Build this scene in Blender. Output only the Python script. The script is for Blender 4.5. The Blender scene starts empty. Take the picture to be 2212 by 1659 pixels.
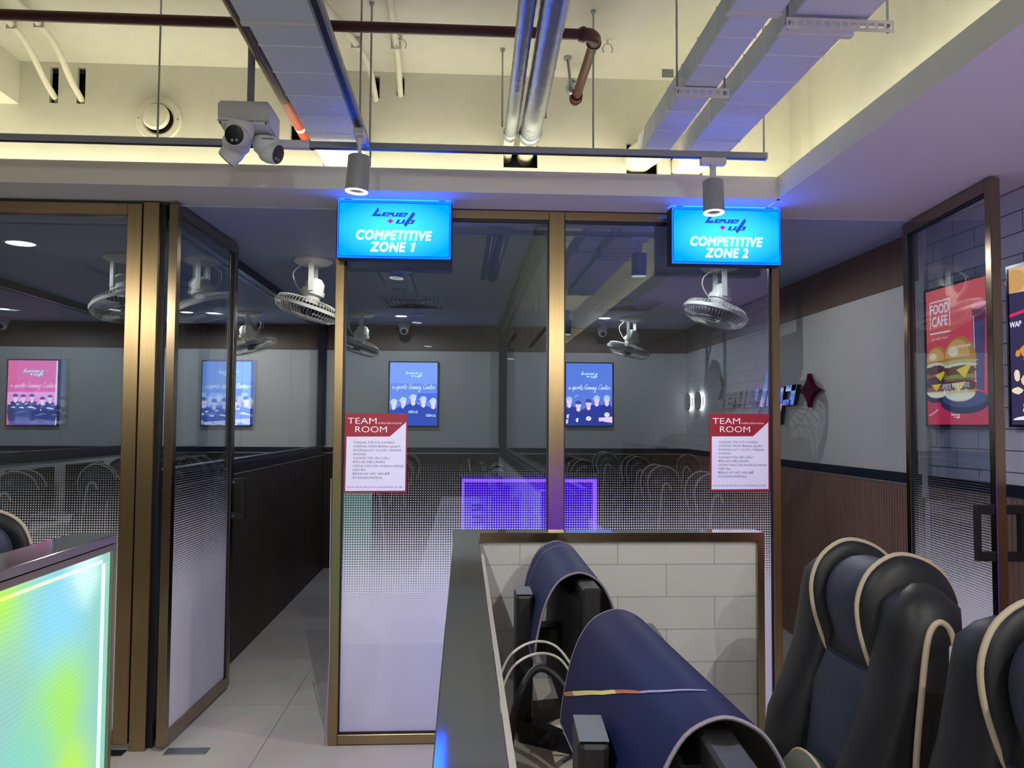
import bpy, bmesh, math, random
from mathutils import Vector, Matrix
random.seed(7)
sc = bpy.context.scene
PI = math.pi

# ------------------------------------------------------------------ camera
F_PX, IMG_W = 1800.0, 2212.0
YAW, PITCH, ROLL = 0.0575, 0.0488, 0.0061
CAM_H = 1.45
cam_d = bpy.data.cameras.new('camera')
cam = bpy.data.objects.new('camera', cam_d)
sc.collection.objects.link(cam)
sc.camera = cam
_f = Vector((math.sin(YAW) * math.cos(PITCH), math.cos(YAW) * math.cos(PITCH), math.sin(PITCH)))
_r = Vector((math.cos(YAW), -math.sin(YAW), 0))
_u = _r.cross(_f)
_r2 = math.cos(ROLL) * _r + math.sin(ROLL) * _u
_u2 = -math.sin(ROLL) * _r + math.cos(ROLL) * _u
M = Matrix((( _r2.x, _u2.x, -_f.x, 0), (_r2.y, _u2.y, -_f.y, 0), (_r2.z, _u2.z, -_f.z, CAM_H), (0, 0, 0, 1)))
cam.matrix_world = M
cam_d.sensor_width = 36.0
cam_d.lens = F_PX / IMG_W * 36.0
cam_d.clip_start = 0.02

# ------------------------------------------------------------------ world, exposure
w = bpy.data.worlds.new('world'); sc.world = w; w.use_nodes = True
w.node_tree.nodes['Background'].inputs[0].default_value = (0.5, 0.55, 0.75, 1)
w.node_tree.nodes['Background'].inputs[1].default_value = 0.03
vs = sc.view_settings
vs.view_transform = 'Standard'; vs.look = 'None'; vs.gamma = 1.0; vs.use_curve_mapping = False
vs.exposure = 0.0
sc.cycles.transparent_max_bounces = 32
sc.cycles.max_bounces = 8
sc.cycles.sample_clamp_indirect = 6.0

# light levels (all lamps of the place)
COVE = 25.0        # warm LED strip in the cove
SIGN = 1.25        # lit blue signs
LEDWALL = 3.3      # backlit half wall, purple side
SPOT = 42.0        # track spot lamps (W)
DOWN = 12.0         # recessed downlights (W)

def area_light(name, loc, rot, sx, sy, color, power):
    d = bpy.data.lights.new(name, 'AREA'); d.shape = 'RECTANGLE'; d.size = sx; d.size_y = sy
    d.color = color; d.energy = power
    o = bpy.data.objects.new(name, d); sc.collection.objects.link(o)
    o.location = loc; o.rotation_euler = rot
    return o
# added violet and pink fill spots, without any fixture, tinting the right soffit
def spot_light(name, loc, target, color, power, size, radius):
    d = bpy.data.lights.new(name, 'SPOT'); d.color = color; d.energy = power; d.spot_size = math.radians(size); d.spot_blend = 1.0; d.shadow_soft_size = radius
    o = bpy.data.objects.new(name, d); sc.collection.objects.link(o); o.location = loc
    o.rotation_euler = (Vector(target) - Vector(loc)).to_track_quat('-Z', 'Y').to_euler()
    return o
spot_light('bay_fill_light', (1.75, 1.2, .9), (1.9, 2.0, 2.46), (.40, .26, 1.0), 36, 120, 0)
spot_light('bay_fill_light', (1.75, .6, .9), (2.2, 2.6, 2.46), (1.0, .42, .50), 9, 110, 0)

# ------------------------------------------------------------------ helpers
def lin(h):
    h = h.lstrip('#'); out = []
    for i in (0, 2, 4):
        c = int(h[i:i + 2], 16) / 255
        out.append(c / 12.92 if c <= 0.04045 else ((c + 0.055) / 1.055) ** 2.4)
    return (*out, 1)
_mc = {}
def nt_of(name):
    m = bpy.data.materials.new(name); m.use_nodes = True
    return m, m.node_tree, m.node_tree.nodes, m.node_tree.links, m.node_tree.nodes['Principled BSDF']
def mat(name, col, rough=0.5, metal=0.0, noise=0.06, nscale=40.0, bump=0.0, bscale=200.0, spec=0.5, stretch=None):
    """procedural paint / plastic / metal: colour varied by noise, optional fine bump"""
    if name in _mc: return _mc[name]
    m, nt, N, L, b = nt_of(name)
    c = lin(col) if isinstance(col, str) else (*col, 1)
    tc = N.new('ShaderNodeTexCoord'); src = tc.outputs['Object']
    if stretch:
        mp = N.new('ShaderNodeMapping'); mp.inputs['Scale'].default_value = stretch
        L.new(src, mp.inputs[0]); src = mp.outputs[0]
    n = N.new('ShaderNodeTexNoise'); n.inputs['Scale'].default_value = nscale; n.inputs['Detail'].default_value = 4
    L.new(src, n.inputs['Vector'])
    mx = N.new('ShaderNodeMix'); mx.data_type = 'RGBA'
    mx.inputs[6].default_value = tuple(max(0, x * (1 - noise)) for x in c[:3]) + (1,)
    mx.inputs[7].default_value = tuple(min(1, x * (1 + noise)) for x in c[:3]) + (1,)
    L.new(n.outputs['Fac'], mx.inputs[0]); L.new(mx.outputs[2], b.inputs['Base Color'])
    b.inputs['Roughness'].default_value = rough; b.inputs['Metallic'].default_value = metal
    b.inputs['Specular IOR Level'].default_value = spec
    if bump:
        n2 = N.new('ShaderNodeTexNoise'); n2.inputs['Scale'].default_value = bscale; n2.inputs['Detail'].default_value = 3
        L.new(src, n2.inputs['Vector'])
        bp = N.new('ShaderNodeBump'); bp.inputs['Strength'].default_value = bump; bp.inputs['Distance'].default_value = 0.01
        L.new(n2.outputs['Fac'], bp.inputs['Height']); L.new(bp.outputs[0], b.inputs['Normal'])
    _mc[name] = m
    return m
def glow(name, col, strength=1.0):
    if name in _mc: return _mc[name]
    m, nt, N, L, b = nt_of(name)
    N.remove(b)
    e = N.new('ShaderNodeEmission'); e.inputs[0].default_value = lin(col) if isinstance(col, str) else (*col, 1)
    e.inputs[1].default_value = strength
    L.new(e.outputs[0], N['Material Output'].inputs[0])
    _mc[name] = m
    return m
_sc = {}
def scr(col, s=1.8):
    """one colour of a lit screen picture"""
    return glow('screen_%s_%d' % (col.lstrip('#'), s * 100), col, s)

class MB:
    """collects shapes into ONE mesh"""
    def __init__(s, origin=(0, 0, 0)):
        s.bm = bmesh.new(); s.o = Vector(origin); s.mats = []; s.mi = 0
    def use(s, m):
        if m not in s.mats: s.mats.append(m)
        s.mi = s.mats.index(m); return s
    def face(s, vs):
        try:
            f = s.bm.faces.new(vs); f.material_index = s.mi; return f
        except ValueError: return None
    def v(s, p): return s.bm.verts.new(Vector(p) - s.o)
    def poly(s, pts): return s.face([s.v(p) for p in pts])
    def box(s, x0, x1, y0, y1, z0, z1, bev=0.0, seg=2, mtx=None):
        c = [(x0, y0, z0), (x1, y0, z0), (x1, y1, z0), (x0, y1, z0), (x0, y0, z1), (x1, y0, z1), (x1, y1, z1), (x0, y1, z1)]
        if mtx: c = [mtx @ Vector(p) for p in c]
        vs = [s.v(p) for p in c]
        fs = [s.face([vs[i] for i in q]) for q in ((0, 3, 2, 1), (4, 5, 6, 7), (0, 1, 5, 4), (1, 2, 6, 5), (2, 3, 7, 6), (3, 0, 4, 7))]
        if bev:
            es = list({e for f in fs for e in f.edges})
            bmesh.ops.bevel(s.bm, geom=es, offset=bev, segments=seg, affect='EDGES', profile=0.5, material=s.mi)
        return s
    def ring_loft(s, rings, closed=True, cap0=True, cap1=True):
        R = [[s.v(p) for p in r] for r in rings]
        n = len(R[0])
        for a, b in zip(R[:-1], R[1:]):
            for i in range(n if closed else n - 1):
                j = (i + 1) % n
                s.face([a[i], a[j], b[j], b[i]])
        if closed and cap0: s.face(R[0][::-1])
        if closed and cap1: s.face(R[-1])
        return s
    def tube(s, pts, r, seg=8, closed=False):
        pts = [Vector(p) for p in pts]; n = len(pts); rings = []
        up = None
        for i, p in enumerate(pts):
            a = pts[(i - 1) % n] if (i > 0 or closed) else p
            b = pts[(i + 1) % n] if (i < n - 1 or closed) else p
            t = (b - a).normalized()
            if up is None:
                up = Vector((0, 0, 1)) if abs(t.z) < 0.9 else Vector((1, 0, 0))
            sd = t.cross(up)
            if sd.length < 1e-5: sd = t.orthogonal()
            sd.normalize(); up = sd.cross(t).normalized()
            rr = r[i] if isinstance(r, (list, tuple)) else r
            rings.append([p + rr * (math.cos(2 * PI * k / seg) * sd + math.sin(2 * PI * k / seg) * up) for k in range(seg)])
        if closed:
            rings.append(rings[0])
            R = [[s.v(p) for p in q] for q in rings[:-1]]; R.append(R[0])
            for a, b in zip(R[:-1], R[1:]):
                for i in range(seg): s.face([a[i], a[(i + 1) % seg], b[(i + 1) % seg], b[i]])
            return s
        return s.ring_loft(rings)
    def cyl(s, p0, p1, r0, r1=None, seg=24):
        p0, p1 = Vector(p0), Vector(p1); t = (p1 - p0).normalized(); sd = t.orthogonal().normalized(); up = t.cross(sd)
        r1 = r0 if r1 is None else r1
        return s.ring_loft([[p + r * (math.cos(2 * PI * k / seg) * sd + math.sin(2 * PI * k / seg) * up) for k in range(seg)] for p, r in ((p0, r0), (p1, r1))])
    def lathe(s, prof, seg=32, mtx=None, cap0=True, cap1=True):
        mtx = mtx or Matrix()
        return s.ring_loft([[mtx @ Vector((max(r, 1e-4) * math.cos(2 * PI * k / seg), max(r, 1e-4) * math.sin(2 * PI * k / seg), z)) for k in range(seg)] for r, z in prof], cap0=cap0, cap1=cap1)
    def ell(s, c, rad, seg=20, rings=12, mtx=None):
        c = Vector(c); mtx = mtx or Matrix()
        prof = []
        for i in range(rings + 1):
            a = -PI / 2 + PI * i / rings
            prof.append([(c + mtx @ Vector((rad[0] * max(math.cos(a), 1e-3) * math.cos(2 * PI * k / seg), rad[1] * max(math.cos(a), 1e-3) * math.sin(2 * PI * k / seg), rad[2] * math.sin(a)))) for k in range(seg)])
        return s.ring_loft(prof)
    def prism(s, pts, y0, y1):
        """polygon in x,z extruded from y0 (front) to y1"""
        a = [s.v((x, y0, z)) for x, z in pts]; b = [s.v((x, y1, z)) for x, z in pts]
        s.face(a); s.face(b[::-1]); n = len(pts)
        for i in range(n): s.face([a[i], b[i], b[(i + 1) % n], a[(i + 1) % n]])
        return s
    def flat(s, pts, y): return s.face([s.v((x, y, z)) for x, z in pts]) and s
    def disc(s, cx, cz, rx, rz, y, seg=24, a0=0, a1=2 * PI):
        n = seg
        pts = [(cx + rx * math.cos(a0 + (a1 - a0) * k / n), cz + rz * math.sin(a0 + (a1 - a0) * k / n)) for k in range(n if abs(a1 - a0 - 2 * PI) < 1e-6 else n + 1)]
        s.flat(pts, y); return s
    def ribbon(s, pts, wd, y):
        pts = [Vector((p[0], p[1])) for p in pts]; L = []; n = len(pts)
        for i, p in enumerate(pts):
            t = (pts[min(i + 1, n - 1)] - pts[max(i - 1, 0)])
            if t.length < 1e-9: t = Vector((1, 0))
            t.normalize(); nn = Vector((-t.y, t.x)) * wd / 2
            L.append((s.v((p.x + nn.x, y, p.y + nn.y)), s.v((p.x - nn.x, y, p.y - nn.y))))
        for a, b in zip(L[:-1], L[1:]): s.face([a[0], b[0], b[1], a[1]])
        return s
    def build(s, name, m=None, parent=None, smooth=None):
        if m is not None and not s.mats: s.mats = [m]
        bmesh.ops.recalc_face_normals(s.bm, faces=s.bm.faces) if not getattr(s, 'keep', False) else None
        me = bpy.data.meshes.new(name); s.bm.to_mesh(me); s.bm.free()
        for x in s.mats: me.materials.append(x)
        if smooth:
            me.shade_smooth(); me.set_sharp_from_angle(angle=math.radians(smooth))
        o = bpy.data.objects.new(name, me); sc.collection.objects.link(o)
        if parent is not None: o.parent = parent
        else: o.location = s.o
        return o

def tag(o, label=None, cat=None, group=None, kind=None):
    if label: o['label'] = label
    if cat: o['category'] = cat
    if group: o['group'] = group
    if kind: o['kind'] = kind
    return o
def thing(name, label, cat, loc=(0, 0, 0), rz=0.0, group=None):
    o = bpy.data.objects.new(name, None); sc.collection.objects.link(o); o.empty_display_size = 0.05
    o.location = loc; o.rotation_euler = (0, 0, rz)
    return tag(o, label, cat, group)
def struct(name, loc=(0, 0, 0), rz=0.0):
    o = bpy.data.objects.new(name, None); sc.collection.objects.link(o); o.empty_display_size = 0.05
    o.location = loc; o.rotation_euler = (0, 0, rz); o['kind'] = 'structure'
    return o
def copy_tree(o, parent=None):
    c = o.copy(); sc.collection.objects.link(c)
    if parent is not None: c.parent = parent
    for ch in list(o.children): copy_tree(ch, c)
    return c
def place(proto, used, loc, rz, label, group):
    o = proto if not used else copy_tree(proto)
    o.location = loc; o.rotation_euler = (0, 0, rz); o['label'] = label; o['group'] = group
    return o
def smooth_pts(pts, n=6, closed=False):
    pts = [Vector(p) for p in pts]; out = []; m = len(pts)
    for i in range(m if closed else m - 1):
        p0 = pts[(i - 1) % m] if (i > 0 or closed) else pts[0]
        p1 = pts[i]; p2 = pts[(i + 1) % m]
        p3 = pts[(i + 2) % m] if (i + 2 < m or closed) else pts[-1]
        for k in range(n):
            t = k / n
            out.append(0.5 * ((2 * p1) + (-p0 + p2) * t + (2 * p0 - 5 * p1 + 4 * p2 - p3) * t * t + (-p0 + 3 * p1 - 3 * p2 + p3) * t ** 3))
    if not closed: out.append(pts[-1])
    return out
def text(mb, s, x, z, size, y, align='LEFT', shear=0.0, bold=0.0, sx=1.0, sp=1.0):
    """flat lettering in the x,z plane at depth y; size is the letter height"""
    c = bpy.data.curves.new('t', 'FONT'); c.body = s; c.size = 1.0; c.shear = shear; c.offset = min(bold, 0)
    c.align_x = 'LEFT'; c.space_character = sp; fat = max(bold, 0); c.resolution_u = 3; c.fill_mode = 'FRONT'
    o = bpy.data.objects.new('t', c); sc.collection.objects.link(o)
    me = bpy.data.meshes.new_from_object(o)
    bpy.data.objects.remove(o); bpy.data.curves.remove(c)
    if not me.vertices: return
    k = size / CAP_H
    xs = [v.co.x for v in me.vertices]; x0, x1 = min(xs), max(xs)
    off = {'LEFT': 0, 'CENTER': -(x0 + x1) / 2, 'RIGHT': -x1}[align]
    for dx, dz in (((0, 0), (fat, 0), (-fat, 0), (0, fat), (0, -fat), (fat, fat), (-fat, -fat), (fat, -fat), (-fat, fat)) if fat else ((0, 0),)):
        vs = [mb.v((x + (v.co.x + off + dx) * k * sx, y, z + (v.co.y + dz) * k)) for v in me.vertices]
        for p in me.polygons: mb.face([vs[i] for i in p.vertices])
    wd = (x1 - x0) * k * sx
    bpy.data.meshes.remove(me)
    return wd
def _cap():
    c = bpy.data.curves.new('t', 'FONT'); c.body = 'H'; c.size = 1.0
    o = bpy.data.objects.new('t', c); sc.collection.objects.link(o); me = bpy.data.meshes.new_from_object(o)
    h = max(v.co.y for v in me.vertices); bpy.data.objects.remove(o); bpy.data.curves.remove(c); bpy.data.meshes.remove(me); return h
CAP_H = _cap()
CUR = {
 'e': ([[(0, .35), (.5, .55), (.52, .88), (.3, 1), (.08, .7), (.1, .25), (.4, 0), (.78, .28)]], .75),
 's': ([[(0, .2), (.42, 1.05), (.52, .55), (.4, .1), (.12, 0), (.0, .15)]], .62),
 'p': ([[(0, .3), (.28, 1), (.0, -1.0), (.25, .75), (.52, 1), (.6, .55), (.3, .1), (.78, .2)]], .75),
 'o': ([[(.35, 1), (.05, .6), (.15, .1), (.45, .1), (.55, .6), (.35, 1), (.7, .85)]], .66),
 'r': ([[(0, .1), (.2, 1.05), (.3, .8), (.58, .95), (.48, .3), (.7, .1)]], .66),
 't': ([[(0, .2), (.42, 1.9), (.3, .4), (.4, 0), (.66, .2)], [(.02, 1.25), (.75, 1.38)]], .62),
 '-': ([[(.0, .5), (.5, .5)]], .55), ' ': ([], .55),
 'G': ([[(.95, 1.6), (.65, 2.1), (.18, 1.2), (.2, .25), (.55, .0), (.85, .95), (.5, .9), (.9, .95), (.82, .2), (1.05, .3)]], 1.05),
 'a': ([[(.55, .9), (.2, 1), (.02, .4), (.2, 0), (.5, .5), (.58, .95), (.52, .1), (.82, .25)]], .78),
 'm': ([[(0, 0), (.1, 1), (.12, .1), (.35, 1), (.4, .1), (.65, 1), (.7, .1), (.95, .2)]], .93),
 'i': ([[(0, .2), (.15, 1), (.15, .1), (.4, .2)], [(.2, 1.45), (.27, 1.55)]], .4),
 'n': ([[(0, 0), (.1, 1), (.12, .1), (.4, 1), (.45, .1), (.7, .2)]], .7),
 'g': ([[(.55, .9), (.2, 1), (.02, .4), (.2, .05), (.5, .5), (.58, .95), (.42, -1.0), (.05, -1.2), (.05, -.7), (.8, .3)]], .78),
 'C': ([[(.95, 1.6), (.72, 2.1), (.2, 1.3), (.15, .3), (.5, 0), (.95, .4)]], .95),
}
def cursive(mb, s, x, z, xh, wd, y, total):
    adv = sum(CUR[c][1] for c in s); k = total / adv; cx = x
    for c in s:
        for st in CUR[c][0]:
            pts = smooth_pts([(a * k + cx + b * xh * .22, z + b * xh, 0) for a, b in st], 4)
            mb.ribbon([(p.x, p.y) for p in pts], wd, y)
        cx += CUR[c][1] * k
# ---- the shop's own lettering: blocky slanted letters built from strips. Unit: letter height 1 (x height)
def _para(x0, x1, y0, y1, sh=.55): return [(x0 + y0 * sh, y0), (x1 + y0 * sh, y0), (x1 + y1 * sh, y1), (x0 + y1 * sh, y1)]
def glyph(ch, x):
    P = lambda a, b, c, d: _para(x + a, x + b, c, d)
    W = 1.9
    if ch == 'e': return [P(0, .62, 0, 1), P(.62, 1.95, .70, 1), P(1.36, 1.95, .36, .7), P(.62, 1.36, .36, .56), P(.62, 1.80, 0, .27)], 1.95
    if ch == 'v': return [[(x + .62, 0), (x + 1.1, 0), (x + 1.1, .27), (x + .92, .35), (x + 1.08, 1), (x + .42, 1), (x + .08, .72)], P(.6, 1.3, 0, .27), P(1.12, 1.72, 0, 1)], 1.72
    if ch == 'u': return [P(0, .62, 0, 1), P(.62, 1.3, 0, .28), P(1.3, 1.92, 0, 1)], 1.92
    if ch == 'L': return [[(x + 0, 0), (x + 2.05, 0), (x + 2.42, .60), (x + 1.12, .60), (x + 1.85, 1.45), (x + 1.42, 2.1)], ], 2.1
    if ch == 'l': return [[(x + .42, 0), (x + .95, -.05), (x + 2.05, 1.5), (x + 1.62, 2.0), (x + .0, -.4)]], 1.0
    if ch == 'p': return [P(.45, 1.85, .70, 1), P(1.25, 1.9, 0, 1), P(.3, 1.4, 0, .28), [(x - .1, .95), (x + .62, .95), (x - .1, -1.0), (x - .6, -.75)]], 1.95
    return [], 1
def star4(cx, cz, rx, rz, n=5):
    pts = []
    for q in range(4):
        a = (0, 1, 0, -1)[q], (1, 0, -1, 0)[q]
        b = (0, 1, 0, -1)[(q + 1) % 4], (1, 0, -1, 0)[(q + 1) % 4]
        for k in range(n):
            t = k / n
            px = a[0] * (1 - t) ** 2 + b[0] * t ** 2 + 2 * t * (1 - t) * .16 * (a[0] + b[0])
            pz = a[1] * (1 - t) ** 2 + b[1] * t ** 2 + 2 * t * (1 - t) * .16 * (a[1] + b[1])
            pts.append((cx + px * rx, cz + pz * rz))
    return pts
def logo(mb, cx, cz, width, y, m_text, m_star, depth=0.0):
    """two-line 'Level / + up' mark centred at cx, cz"""
    k = width / 10.4
    def put(polys, ox, oz):
        for p in polys:
            q = [(cx + (a + ox) * k, cz + (b + oz) * k) for a, b in p]
            if depth: mb.prism(q, y, y + depth)
            else: mb.flat(q, y)
    mb.use(m_text)
    x = -5.2
    for ch in 'Leve':
        g, wd = glyph(ch, x); put(g, 0, .17); x += wd + .13
    put([[(4.66, 1.47), (5.12, .80), (2.88, -2.32), (2.38, -1.62)]], 0, 0)
    x = .42
    for p in glyph('u', x)[0]: put([p], 0, -1.52)
    for p in (_para(3.1, 4.5, .70, 1), _para(3.95, 4.6, 0, 1), _para(2.95, 4.05, 0, .28)): put([p], 0, -1.52)
    mb.use(m_star)
    st = [(cx + a * k, cz + b * k) for a, b in star4(-.75, -.9, 1.1, .8)]
    if depth: mb.prism(st, y, y + depth)
    else: mb.flat(st, y)

# ------------------------------------------------------------------ materials
M_white = mat('white_paint', '#d9d6cf', .7, noise=.03, nscale=8, bump=.05, bscale=160)
M_slab = mat('textured_plaster', '#dcdacd', .8, noise=.06, nscale=14, bump=.12, bscale=120)
M_wallc = mat('grey_white_wall_panel', '#c9c8c2', .6, noise=.03, nscale=6)
M_zceil = mat('zone_ceiling_blue_grey', '#a9afcc', .6, noise=.03, nscale=5)  # one pale blue-grey tone for the zone ceilings and their fittings
M_black = mat('matt_black', '#0c0d12', .5, noise=.2)
M_blackgloss = mat('gloss_black', '#08080c', .18, noise=.1)
M_rail = mat('dark_navy_rail', '#14192a', .35, noise=.1, nscale=20)
M_brass = mat('brushed_brass', '#9b8663', .26, 1.0, noise=.14, nscale=6, bump=.05, bscale=40, stretch=(30, 30, .6))
M_brassd = mat('polished_bronze', '#94836a', .2, 1.0, noise=.10, nscale=5)
M_steel = mat('polished_steel_cap', '#bcbeb6', .06, .86, noise=.10, nscale=4)
M_galv = mat('galvanised_metal', '#a9adb2', .38, .85, noise=.12, nscale=30)
M_whitemetal = mat('white_powder_coat', '#d3d3d3', .4, noise=.03)
M_greymetal = mat('grey_powder_coat', '#8d8e94', .4, noise=.03)
M_red = mat('red_oxide_pipe_paint', '#4b1a1e', .42, noise=.25, nscale=60, bump=.1, bscale=90)
M_redo = mat('red_pipe_cove_lit', '#b34a33', .45, noise=.12)  # pipe red raised to orange, cove light put into the colour
M_cond = mat('painted_conduit', '#e4e0cf', .5, noise=.04)
M_wood = mat('brown_veneer', '#6a5546', .5, noise=.28, nscale=5, stretch=(22, 22, .8))
M_slat2 = mat('darkened_slat', '#3a302d', .5, noise=.35, nscale=6, stretch=(25, 25, .7))  # divider slats, and back wainscot with its shade put into the colour
M_slat = mat('dark_walnut_slat', '#86695a', .5, noise=.35, nscale=6, stretch=(25, 25, .7))
M_slatd = mat('dark_slat_backing', '#1c1719', .7, noise=.2)
M_trim = mat('pale_metal_trim', '#b9b3aa', .3, .6, noise=.05)
M_silver = mat('foil_pipe_wrap', '#9aa1af', .34, .9, noise=.10, nscale=18, bump=.25, bscale=35)
M_fan = mat('ivory_fan_plastic', '#dedbcb', .35, noise=.03)
M_fandk = mat('fan_blade_dark', '#20253a', .35, noise=.1)
M_chair = mat('black_faux_leather', '#191b21', .5, noise=.10, nscale=60, bump=.04, bscale=500, spec=.35)
M_chairb = mat('chair_pad_blue_lit', '#1f2940', .6, noise=.12, nscale=120, bump=.1, bscale=600)  # centre and head pads, blue light falling on them put into the colour
M_pipe = mat('beige_piping', '#a79a88', .55, noise=.05)
M_olive = mat('olive_fabric', '#3c4234', .7, noise=.1, nscale=90)
M_desk = mat('pale_desk_laminate', '#cfcac2', .35, noise=.03)
M_screenoff = mat('dark_lcd', '#07080d', .12, noise=.05)
M_lens = mat('camera_lens_glass', '#05060a', .08, noise=.02)
M_chrome = mat('mirror_letter_face', '#aeb2b8', .06, 1.0, noise=.03)
M_letside = mat('dark_letter_edge', '#24282e', .4, noise=.05)
M_maroon = mat('maroon_acrylic', '#5a0f2a', .7, noise=.05, spec=.1)
M_signred = mat('poster_red', '#94142c', .5, noise=.03)
M_paper = mat('poster_white', '#dcdcf0', .5, noise=.01)
M_ink = mat('poster_ink', '#39405e', .6, noise=.02)
M_inkr = mat('poster_ink_red', '#8f4a62', .6, noise=.02)
M_letw = mat('poster_letter_white', '#f6eef0', .5, noise=.01)
M_slotlit = mat('duct_end_white', '#e6e2cf', .6, noise=.03)
M_cablew = mat('clear_cable', '#b8b7b3', .2, noise=.05)

def duct_mat():
    m, nt, N, L, b = nt_of('white_duct_wrap'); _mc['duct'] = m
    tc = N.new('ShaderNodeTexCoord'); sp = N.new('ShaderNodeSeparateXYZ'); L.new(tc.outputs['Object'], sp.inputs[0])
    mo = N.new('ShaderNodeMath'); mo.operation = 'MODULO'; mo.inputs[1].default_value = .2
    ad = N.new('ShaderNodeMath'); ad.operation = 'ADD'; ad.inputs[1].default_value = 10.03
    L.new(sp.outputs[1], ad.inputs[0]); L.new(ad.outputs[0], mo.inputs[0])
    lt = N.new('ShaderNodeMath'); lt.operation = 'LESS_THAN'; lt.inputs[1].default_value = .006; L.new(mo.outputs[0], lt.inputs[0])
    n = N.new('ShaderNodeTexNoise'); n.inputs['Scale'].default_value = 40; L.new(tc.outputs['Object'], n.inputs['Vector'])
    su = N.new('ShaderNodeMath'); su.operation = 'MULTIPLY_ADD'; su.inputs[1].default_value = 1.0
    L.new(lt.outputs[0], su.inputs[0]); L.new(n.outputs['Fac'], su.inputs[2])
    bp = N.new('ShaderNodeBump'); bp.inputs['Strength'].default_value = .5; bp.inputs['Distance'].default_value = .006
    L.new(su.outputs[0], bp.inputs['Height']); L.new(bp.outputs[0], b.inputs['Normal'])
    b.inputs['Base Color'].default_value = lin('#d6d8dd'); b.inputs['Roughness'].default_value = .45
    return m
M_duct = duct_mat()

M_tape = mat('white_seam_tape', '#f2f2f2', .5, noise=.02)
def tile_mat():
    m, nt, N, L, b = nt_of('large_floor_tiles')
    tc = N.new('ShaderNodeTexCoord'); mp = N.new('ShaderNodeMapping')
    mp.inputs['Location'].default_value = (.89 + 8.7, -4.437 + 8.7 * 2, 0)
    L.new(tc.outputs['Object'], mp.inputs[0])
    br = N.new('ShaderNodeTexBrick'); br.offset = 0; br.squash = 1
    br.inputs['Scale'].default_value = 1; br.inputs['Mortar Size'].default_value = .0016; br.inputs['Mortar Smooth'].default_value = 0
    br.inputs['Brick Width'].default_value = .87; br.inputs['Row Height'].default_value = .87
    br.inputs['Color1'].default_value = lin('#c9c5bf'); br.inputs['Color2'].default_value = lin('#c3c0bb'); br.inputs['Mortar'].default_value = lin('#6f6d6c')
    L.new(mp.outputs[0], br.inputs['Vector'])
    n = N.new('ShaderNodeTexNoise'); n.inputs['Scale'].default_value = 3.5; n.inputs['Detail'].default_value = 6; n.inputs['Distortion'].default_value = 1.2
    L.new(tc.outputs['Object'], n.inputs['Vector'])
    mx = N.new('ShaderNodeMix'); mx.data_type = 'RGBA'; mx.blend_type = 'MULTIPLY'; mx.inputs[0].default_value = .22
    L.new(br.outputs['Color'], mx.inputs[6]); L.new(n.outputs['Color'], mx.inputs[7]); L.new(mx.outputs[2], b.inputs['Base Color'])
    b.inputs['Roughness'].default_value = .45
    return m
def brick_mat(name, c1, c2, mortar, bw, rh, msize, u, offs=(0, 0), bump=.4):
    """u = 'x' or 'y': which world axis runs along the wall"""
    m, nt, N, L, b = nt_of(name)
    tc = N.new('ShaderNodeTexCoord'); sp = N.new('ShaderNodeSeparateXYZ'); cb = N.new('ShaderNodeCombineXYZ')
    L.new(tc.outputs['Object'], sp.inputs[0]); L.new(sp.outputs[0 if u == 'x' else 1], cb.inputs[0]); L.new(sp.outputs[2], cb.inputs[1])
    mp = N.new('ShaderNodeMapping'); mp.inputs['Location'].default_value = (offs[0] + bw * 40, offs[1] + rh * 40, 0); L.new(cb.outputs[0], mp.inputs[0])
    br = N.new('ShaderNodeTexBrick'); br.offset = .5
    br.inputs['Scale'].default_value = 1; br.inputs['Mortar Size'].default_value = msize; br.inputs['Mortar Smooth'].default_value = .1
    br.inputs['Brick Width'].default_value = bw; br.inputs['Row Height'].default_value = rh
    br.inputs['Color1'].default_value = lin(c1); br.inputs['Color2'].default_value = lin(c2); br.inputs['Mortar'].default_value = lin(mortar)
    L.new(mp.outputs[0], br.inputs['Vector']); L.new(br.outputs['Color'], b.inputs['Base Color'])
    n = N.new('ShaderNodeTexNoise'); n.inputs['Scale'].default_value = 90; L.new(tc.outputs['Object'], n.inputs['Vector'])
    ad = N.new('ShaderNodeMath'); ad.operation = 'MULTIPLY_ADD'; ad.inputs[1].default_value = -1.5
    L.new(br.outputs['Fac'], ad.inputs[0]); L.new(n.outputs['Fac'], ad.inputs[2])
    bp = N.new('ShaderNodeBump'); bp.inputs['Strength'].default_value = bump; bp.inputs['Distance'].default_value = .004
    L.new(ad.outputs[0], bp.inputs['Height']); L.new(bp.outputs[0], b.inputs['Normal'])
    b.inputs['Roughness'].default_value = .6
    return m
M_floor = tile_mat()
M_brick = brick_mat('painted_block_wall', '#bcbcbe', '#b8b9bb', '#96969a', .285, .0935, .0016, 'x', (.12, -.018))
M_brickr = brick_mat('white_brick_cladding', '#cfcdd2', '#c9c8cf', '#3b3a52', .33, .0915, .0022, 'y', (.0, .02), bump=.2)

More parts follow.
